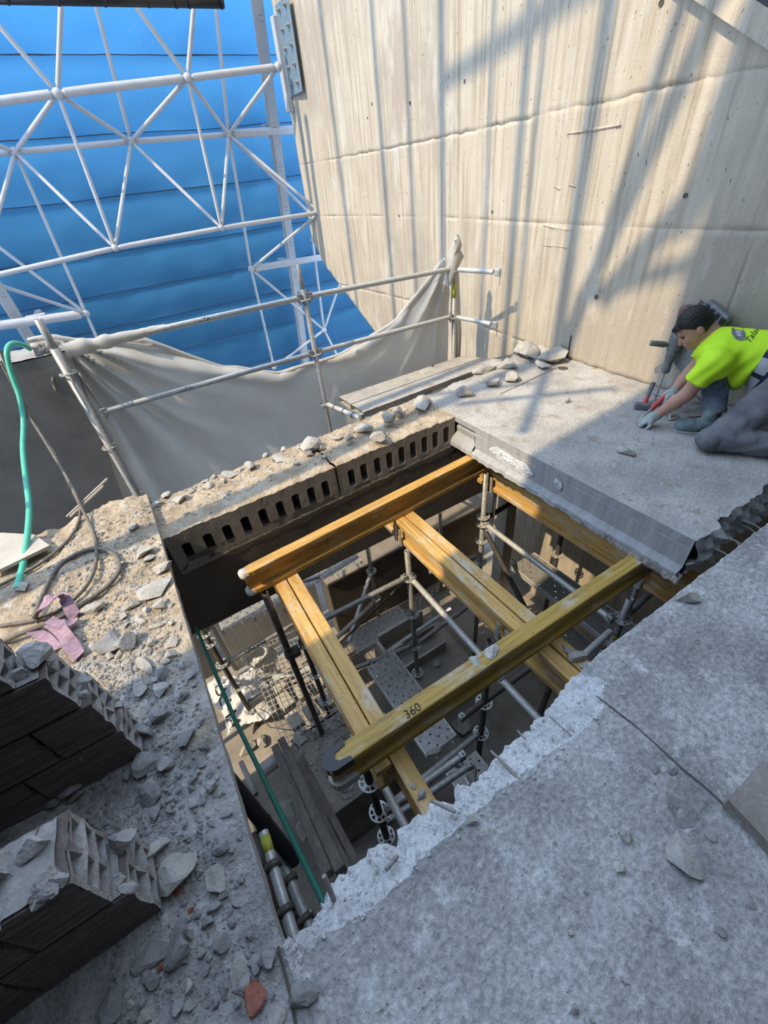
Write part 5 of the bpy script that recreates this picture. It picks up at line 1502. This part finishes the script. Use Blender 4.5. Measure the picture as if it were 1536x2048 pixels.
def f_body(P):
    d = sd_ell(P, HD + t_h * .015 - g_ * .012, HAX, (.094, .074, .108))
    d = smin(d, sd_ell(P, HD + g_ * .042 - t_h * .045, HAX, (.060, .055, .068)), .03)       # face and jaw
    d = smin(d, sd_ell(P, HD + g_ * .07 - t_h * .088, HAX, (.030, .030, .022)), .02)         # chin
    d = smin(d, sd_limb(P, HD + g_ * .088 + t_h * .008, HD + g_ * .112 - t_h * .030, .010, .015), .012)  # nose
    d = smin(d, sd_limb(P, HD + g_ * .083 + t_h * .022 - e_ * .032, HD + g_ * .083 + t_h * .022 + e_ * .032, .011, .011), .012)  # brow
    for s in (-1, 1):
        d = np.maximum(d, -sd_ell(P, HD + g_ * .098 + t_h * .004 + e_ * s * .030, HAX, (.013, .016, .010)) ) if False else smin(d, sd_ell(P, HD + g_ * .074 - t_h * .030 + e_ * s * .034, HAX, (.022, .018, .02)), .015)
        d = smin(d, sd_ell(P, HD - g_ * .005 - t_h * .012 + e_ * s * .080, HAX, (.020, .011, .032)), .006)   # ear
    lip = sd_limb(P, HD + g_ * .100 - t_h * .060 - e_ * .022, HD + g_ * .100 - t_h * .060 + e_ * .022, .007, .007)
    d = smin(d, lip, .008)
    d = smin(d, sd_limb(P, HD - g_ * .045 - t_h * .07, NK + V3(.02, -.02, -.01), .058, .066), .03)
    d = smin(d, sd_limb(P, NK + V3(.02, -.06, -.03), HC, .125, .12), .06)
    d = smin(d, sd_limb(P, SN, SF, .06, .06), .05)
    for s, e, w, h in ((SN, EN, WN, HN), (SF, EF, WF, HF)):
        d = smin(d, sd_limb(P, s, e, .056, .043), .03)
        d = smin(d, sd_limb(P, e, lerp(e, w, .35), .043, .044), .02)
        d = smin(d, sd_limb(P, lerp(e, w, .35), w, .044, .028), .02)
        d = smin(d, sd_limb(P, w, h, .028, .030), .015)
    for hp, k, a in ((HPN, KN, AN), (HPF, KF, AF)):
        d = smin(d, sd_limb(P, hp, k, .08, .05), .04)
        d = smin(d, sd_limb(P, k, a, .05, .035), .02)
    return d
body = grown('body', f_body, (.78, -1.98, .0), (1.66, -.86, .78), .0085, m_skin, man)
# hair: a cap over crown and nape, ending ragged at the brow
def f_hair(P):
    q = P - HD
    cap = sd_ell(P, HD + t_h * .024 - g_ * .016, HAX, (.104, .083, .112))
    x, z, y = q @ g_, q @ t_h, q @ e_
    line = np.maximum(x * .75 - z * .80 - .012 + .012 * np.sin(y * 90 + x * 60), -(z + .06 + .25 * np.minimum(0, x + .03)) * .9)
    strands = .0012 * np.sin(y * 330 + 4 * np.sin(z * 40)) + .001 * np.sin(x * 240 + y * 160)
    return np.maximum(cap + strands, line)
hair = grown('hair', f_hair, HD - .16, HD + .17, .0055, m_hair, man, 'short dark hair')
for i in range(34):                               # fringe hanging towards the floor
    s = -.055 + .11 * i / 33
    b = HD + g_ * .080 + t_h * (.080 - abs(s) * .25) + e_ * s
    L_ = .010 + .020 * abs(math.sin(i * 2.3))
    MB().path([Vector(b - g_ * .012 + t_h * .008), Vector(b + g_ * L_ * .55 - t_h * .002), Vector(b + g_ * L_ * .9 - t_h * L_ * .55 + e_ * .006 * math.sin(i))], [.0035, .0028, .0005], 5).build('hair_lock', m_hair, hair)
for s in (-1, 1):
    MB().ball(HD + g_ * .083 + t_h * .001 + e_ * s * .031, .010).build('eye', m_eye, man)
    MB().path([Vector(HD + g_ * (.094 - abs(k) * .05) + t_h * .020 + e_ * (s * .031 + k)) for k in np.linspace(-.018, .018, 6)], .0035, 5).build('eyebrow', m_hair, man)
# shirt
BK = HC + (NK - HC) * .34
def f_shirt(P):
    ax_ = (NK - HC) / np.linalg.norm(NK - HC)
    d = sd_limb(P, NK + V3(.02, -.05, -.015), BK + V3(0, 0, .05), .142, .155)
    d = smin(d, sd_limb(P, SN + V3(.02, -.02, -.01), SF + V3(-.02, -.02, -.01), .085, .085), .07)
    for s, e in ((SN, EN), (SF, EF)):
        end = lerp(s, e, .60)
        d = smin(d, sd_limb(P, s, end, .078, .074), .04)
    d = smin(d, sd_ell(P, lerp(NK, HC, .45) + V3(-.03, .0, -.08), np.eye(3), (.13, .16, .10)), .08)
    q = P @ ax_
    along = (P - HC) @ ax_
    d = d + .0045 * np.sin(along * 75 + 2.5 * np.sin(P[:, 2] * 14)) * np.clip((.60 - P[:, 2]) * 6, .15, 1) + .004 * nvec(P, 22, 1.0)
    # cut at neck, hem and sleeves
    d = np.maximum(d, (P - (NK + V3(-.005, .045, .035))) @ (V3(-.12, .80, .45) / .93))
    d = np.maximum(d, -(along - .225 - .01 * np.sin(P[:, 0] * 40)))
    for s, e in ((SN, EN), (SF, EF)):
        tt = (e - s) / np.linalg.norm(e - s); end = lerp(s, e, .60)
        near = np.linalg.norm(P - end, axis=1) < .13
        d = np.where(near, np.maximum(d, (P - end) @ tt), d)
    return d
shirt = grown('shirt', f_shirt, (.85, -1.80, .12), (1.72, -.92, .80), .0085, m_hivis, man, 'lime hi-vis t-shirt')
MB().path([Vector(NK + V3(-.002, .035, .02) + .066 * (V3(1, .15, 0) * math.cos(a) + V3(0, -.5, .85) * math.sin(a))) for a in np.linspace(0, 6.2832, 22)], .012, 8).build('collar', m_navy, shirt, 'dark collar')
# waist band with reflective tape
def f_waist(P):
    ax_ = (NK - HC) / np.linalg.norm(NK - HC); along = (P - HC) @ ax_
    d = smin(sd_limb(P, HC + V3(0, -.06, -.03), BK + V3(0, 0, .045), .164, .162), sd_ell(P, HC + V3(-.06, .06, -.06), np.eye(3), (.13, .14, .12)), .06) + .003 * nvec(P, 30, 2)
    d = np.maximum(d, along - .26)
    return np.maximum(d, -(along + .05))
waist = grown('waist_band', f_waist, (1.05, -1.88, .10), (1.72, -1.28, .78), .009, m_navy, man, 'navy waistband with reflective tape')
wbv = BVHTree.FromPolygons([Vector(v.co) + Vector(waist.location) + origin(man) for v in waist.data.vertices], [tuple(p.vertices) for p in waist.data.polygons])
ax_v = Vector((NK - HC) / np.linalg.norm(NK - HC))
def tape(al0, al1, a0, a1):
    u = Vector((1, 0, 0)); u = (u - ax_v * u.dot(ax_v)).normalized(); w = ax_v.cross(u)
    rows = []
    for a in np.linspace(a0, a1, 14):
        r = []
        for al in np.linspace(al0, al1, 4):
            c = Vector(HC) + ax_v * al; d = u * math.cos(a) + w * math.sin(a)
            h = wbv.ray_cast(c + d * .5, -d)
            r.append((h[0] if h[0] else c + d * .16) + d * .003)
        rows.append(r)
    MB().rows(rows, True).build('reflective_tape', m_reflect, waist)
for a0, a1 in ((2.0, 3.0), (3.2, 3.75), (3.95, 4.5)): tape(.165, .235, a0, a1)
tape(.03, .09, 2.9, 3.6)
tape(.03, .09, 3.75, 4.3)
# trousers
def leg_fn(hp, k, a, r0, r1, r2, seed, cut):
    def f(P):
        d = smin(sd_limb(P, hp, k, r0, r1), sd_limb(P, k, a, r1, r2), .025)
        d = d + .006 * nvec(P, 26, seed) + .003 * np.sin(P[:, 2] * 80 + 3 * np.sin(P[:, 0] * 30))
        tt = (a - k) / np.linalg.norm(a - k)
        return np.maximum(np.maximum(d, (P - (a - tt * cut)) @ tt), .004 - P[:, 2])
    return f
grown('trouser_leg', leg_fn(HPN, KN, AN, .125, .080, .070, .5, .02), (.78, -2.0, .0), (1.45, -1.35, .55), .0085, m_trouser, man, 'dusty grey trouser leg folded under the worker')
def f_kneepad(P): return np.maximum(sd_ell(P, KN + V3(-.025, .02, -.01), np.eye(3), (.085, .085, .075)) + .003 * nvec(P, 40, 3), .003 - P[:, 2])
grown('knee_patch', f_kneepad, KN - .13, KN + .13, .0075, m_trouser, man)
grown('trouser_leg', leg_fn(HPF, KF, AF, .115, .076, .066, 2.2, .035), (.98, -1.72, .05), (1.66, -1.08, .60), .0085, m_denim, man, 'dusty blue trouser leg with the foot planted')
# shoes
def shoe(label, toe, heel, parent):
    d_ = (toe - heel); L_ = np.linalg.norm(d_); d_ /= L_; s_ = np.array([-d_[1], d_[0], 0])
    def f(P):
        d = sd_limb(P, heel + d_ * .02 + V3(0, 0, .02), toe - d_ * .02 + V3(0, 0, .0), .040, .034)
        d = smin(d, sd_limb(P, heel + d_ * .03 + V3(0, 0, .02), heel + d_ * .06 + V3(0, 0, .085), .042, .042), .03)
        d = smin(d, sd_ell(P, toe - d_ * .06 + V3(0, 0, .012), np.stack([d_, s_, V3(0, 0, 1)]), (.085, .048, .042)), .03)
        return np.maximum(d, .018 - P[:, 2]) + .002 * nvec(P, 60, 1)
    lo = np.minimum(toe, heel) - .1; hi = np.maximum(toe, heel) + .16; lo[2] = 0
    o = grown('shoe', f, lo, hi, .006, m_shoe, parent, label)
    mb = MB(); pts = []
    for k in range(22):
        a = 2 * math.pi * k / 22; c = math.cos(a); x = (toe + heel) / 2 + d_ * c * (L_ / 2 + .035) + s_ * math.sin(a) * (.050 + .006 * c)
        pts.append((x[0], x[1]))
    mb.prism(pts, .001, .022, lambda p, q, t: Vector((p, q, t))).build('sole', m_sole, o)
    for k in range(4):
        c = lerp(heel, toe, .45 + .09 * k) + V3(0, 0, .064 - .010 * k)
        MB().path([Vector(c - s_ * .026 - V3(0, 0, .012)), Vector(c + V3(0, 0, .006)), Vector(c + s_ * .026 - V3(0, 0, .012))], .0035, 5).build('lace', m_lime if k < 2 else m_sole, o)
shoe('dusty grey-green trainer with lime laces', V3(.975, -1.225, .045), V3(1.105, -1.395, .045), man)
shoe('dusty grey trainer behind the knee', V3(1.20, -1.95, .04), V3(1.12, -1.84, .06), man)
# gloved hands
def glove(label, w, palm_c, fwd, up, curl, parent, lo, hi, thumb_side=1):
    fwd = fwd / np.linalg.norm(fwd); up = up - (up @ fwd) * fwd; up /= np.linalg.norm(up); sd_ = np.cross(up, fwd)
    axs = np.stack([fwd, sd_, up])
    def f(P):
        d = sd_ell(P, palm_c, axs, (.052, .045, .024))
        d = smin(d, sd_limb(P, w + (w - palm_c) * .22, palm_c - fwd * .02, .034, .033), .02)
        for k, (off, ln) in enumerate(((-.033, .070), (-.011, .080), (.011, .076), (.032, .060))):
            b = palm_c + fwd * .040 + sd_ * off
            a1, a2, a3 = curl * .55, curl * 1.25, curl * 1.7
            dirs = [fwd * math.cos(a) - up * math.sin(a) for a in (a1, a2, a3)]
            p1 = b + dirs[0] * ln * .45; p2 = p1 + dirs[1] * ln * .34; p3 = p2 + dirs[2] * ln * .26
            fd = np.minimum(np.minimum(sd_limb(P, b, p1, .0115, .0105), sd_limb(P, p1, p2, .0105, .0098)), sd_limb(P, p2, p3, .0098, .0085))
            d = smin(d, fd, .006)
        b = palm_c - fwd * .012 + sd_ * .036 * thumb_side
        p1 = b + (fwd * .5 + sd_ * thumb_side * .55 - up * .45) * .042; p2 = p1 + (fwd * .85 - up * .5 - sd_ * thumb_side * .1) * .034
        d = smin(d, np.minimum(sd_limb(P, b, p1, .0155, .0125), sd_limb(P, p1, p2, .0125, .0095)), .010)
        return np.maximum(d + .0012 * nvec(P, 110, 1), .003 - P[:, 2])
    o = grown('glove', f, lo, hi, .0042, m_glove, parent, label)
    tt = Vector(w - palm_c).normalized(); c = Vector(w + (w - palm_c) * .22)
    u = tt.orthogonal().normalized(); v_ = tt.cross(u)
    MB().path([c + (u * math.cos(a) + v_ * math.sin(a)) * .033 for a in np.linspace(0, 6.2832, 18)], .005, 6).build('cuff', m_glove, o)
glove('dusty work glove pressed on the slab', WN, HN + V3(-.004, .006, .006), V3(-.52, .55, -.42), V3(-.35, .3, .85), 1.0, man, HN - .15, HN + .15)
glove('dusty work glove gripping the chisel', WF, HF + V3(0, 0, .008), V3(-.75, .12, -.30), V3(-.2, .45, .85), 1.15, man, HF - .16, HF + .16)
# print on the back of the shirt
sbv = BVHTree.FromPolygons([Vector(v.co) + Vector(shirt.location) + origin(man) for v in shirt.data.vertices], [tuple(p.vertices) for p in shirt.data.polygons])
def on_shirt(u, v, lift=.0025):
    d = Vector(ray(u, v)).normalized()
    h = sbv.ray_cast(Vector(CAM), d)
    return h[0] + h[1] * lift if h[0] else None
tx = np.array((29., -41.)) / 50.2; ty = np.array((-36., -31.)) / 47.5
def print_on(vs, fs, name, mat, o):
    pts = []; keep = {}
    for i, (x, y) in enumerate(vs):
        q = np.array(o, float) + tx * x + ty * y
        p = on_shirt(*q)
        if p is not None: keep[i] = len(pts); pts.append(p)
    fs = [tuple(keep[i] for i in f) for f in fs if all(i in keep for i in f)]
    if fs: MB().add(pts, fs).build(name, mat, shirt)
vs, fs = text_mesh('Taladros y C', 1.0)
print_on([(v.x * 17.5, v.y * 17.5) for v in vs], fs, 'lettering', m_ink, (1499, 688))
def disc(rx, ry, n=18):
    vs = [(0, 0)] + [(rx * r * math.cos(a), ry * r * math.sin(a)) for r in (.5, 1) for a in np.linspace(0, 6.2832, n, endpoint=False)]
    fs = [(0, 1 + k, 1 + (k + 1) % n) for k in range(n)] + [(1 + k, 1 + n + k, 1 + n + (k + 1) % n, 1 + (k + 1) % n) for k in range(n)]
    return vs, fs
print_on(*disc(12, 17), 'emblem', m_tool, (1477, 667))
print_on(*disc(5, 7), 'emblem', m_reflect, (1477, 667))
print_on(*disc(8, 12), 'emblem', m_tool, (1492, 650))

# ------------------------------------------------------------------ tools beside the worker
ch = thing('chisel', 'steel chisel with a red grip held by the worker', 'chisel', HF)
tipc = Vector(az(1276, 842, .012)); back = Vector(HF) + Vector((.055, .0, .045)); dC = (back - tipc).normalized()
MB().path([tipc, tipc + dC * .03, tipc + dC * .14], [.004, .007, .008], 8).build('shank', m_galv, ch)
MB().path([tipc + dC * .13, tipc + dC * .15, tipc + dC * .28, tipc + dC * .30], [.012, .018, .018, .014], 12).build('grip', m_red, ch, 'red plastic grip')
lh = thing('lump_hammer', 'lump hammer standing on its head with a grey handle and red collar', 'hammer', az(1285, 816))
hc_ = az(1287, 812, .028); hx = Vector((.62, -.78, 0)).normalized()
Mh = Matrix.Translation(hc_) @ Matrix.Rotation(math.atan2(hx.y, hx.x), 4, 'Z')
MB().bbox((-.062, -.024, -.026), (.062, .024, .026), .010, Mh).build('head', m_tool, lh)
htop = ax(1307, 765, hc_.x + .10)
MB().path([hc_ + Vector((0, 0, .015)), hc_.lerp(htop, .38)], [.018, .015], 10).build('collar', m_red, lh, 'red fibre collar')
MB().path([hc_.lerp(htop, .36), hc_.lerp(htop, .7), htop], [.014, .016, .017], 10).build('handle', m_tool, lh)
# rotary hammer leaning on the wall
rh = thing('rotary_hammer', 'dusty rotary hammer drill standing on its bit against the wall', 'drill', az(1318, 800))
b0 = Vector((1.33, -.845, .0)); b1 = ax(1356, 672, wall_x(-.8) - .10)
dr = (b1 - b0).normalized(); Ld = (b1 - b0).length
sp = []
for k in range(60):
    t = k / 59; a = t * 26
    u = dr.orthogonal().normalized(); w = dr.cross(u)
    sp.append(b0 + dr * (.02 + t * .17) + (u * math.cos(a) + w * math.sin(a)) * .0045)
MB().path([b0 + dr * .004, b0 + dr * .02, b0 + dr * .22], [.004, .0065, .0065], 8).build('bit_core', m_galv, rh)
MB().path(sp, .004, 6).build('bit_spiral', m_galv, rh)
MB().path([b0 + dr * x for x in (.20, .22, .25, .30, .31, .36)], [.020, .030, .028, .030, .036, .038], 14).build('chuck', m_tool, rh)
MB().path([b0 + dr * x for x in (.35, .37, .48, .58, .60)], [.036, .046, .050, .046, .030], 14).build('barrel', m_tool, rh)
hs = b0 + dr * .40; he = hs + Vector((-.10, .10, .02)).normalized() * .17
MB().path([hs, hs.lerp(he, .35), hs.lerp(he, .4), he], [.016, .016, .022, .021], 12).build('side_handle', m_tool, rh)
mtr = b0 + dr * .60
MB().bbox((-.045, -.04, -.03), (.045, .04, .075), .018, Matrix.Translation(mtr) @ Matrix.Rotation(-.5, 4, 'Z')).build('motor_housing', m_toolred, rh, 'dusty red motor housing')
# second machine behind the head
gm = thing('breaker_machine', 'dusty dark machine body leaning on the wall behind the worker', 'machine', (1.38, -.95, .55))
gp = ax(1428, 632, wall_x(-.95) - .055)
Mg = Matrix.Translation(gp) @ Matrix.Rotation(.35, 4, 'X') @ Matrix.Rotation(-.35, 4, 'Z')
MB().bbox((-.035, -.13, -.40), (.04, .12, .06), .02, Mg).build('housing', m_tool, gm)
for k in range(4): MB().bbox((-.043, -.12 + .055 * k, -.06), (-.032, -.085 + .055 * k, .05), .004, Mg).build('cooling_rib', m_black, gm)
MB().path([Mg @ Vector((0, .12, .0)), Mg @ Vector((0, .155, .02)), Mg @ Vector((0, .158, -.06)), Mg @ Vector((0, .12, -.12))], .016, 8).build('rear_handle', m_toolred, gm)
# purple sling, ring and stub on the slab
sg = thing('web_sling', 'purple web sling bunched on the slab behind the hammer', 'strap', az(1385, 820))
for path, w in (([(1290, 800, .02), (1305, 790, .05), (1322, 795, .03), (1316, 808, .015)], .035), ([(1362, 818, .02), (1385, 808, .05), (1408, 812, .03), (1400, 830, .02), (1372, 832, .02)], .04), ([(1370, 800, .03), (1390, 793, .05), (1402, 802, .03)], .035)):
    pts = smooth_path([az(*p) for p in path], 5); rows = []
    for i, p in enumerate(pts):
        t = (pts[min(i + 1, len(pts) - 1)] - pts[max(0, i - 1)]).normalized(); n = t.cross(Vector((.2, .1, 1))).normalized() * w / 2
        rows.append([p - n, p + n, p + n + Vector((0, 0, .004)), p - n + Vector((0, 0, .004))])
    MB().rows(rows, False, True).build('sling_fold', m_strap, sg)
rg = az(1345, 833, .012)
tag(MB().path([rg + Vector((.035 * math.cos(a) - .02 * math.sin(2 * a), .022 * math.sin(a), .006 * math.sin(a))) for a in np.linspace(0, 6.2832, 24)], .008, 8).build('shackle', m_galv_l), 'small steel shackle between the glove and the shoe', 'shackle')
sb_ = az(1134, 805, 0)
tag(MB().hollow(sb_, sb_ + Vector((.004, -.006, .045)), .014, .008, 12).build('anchor_stub', m_galv), 'short steel anchor stub sticking out of the slab', 'bolt')
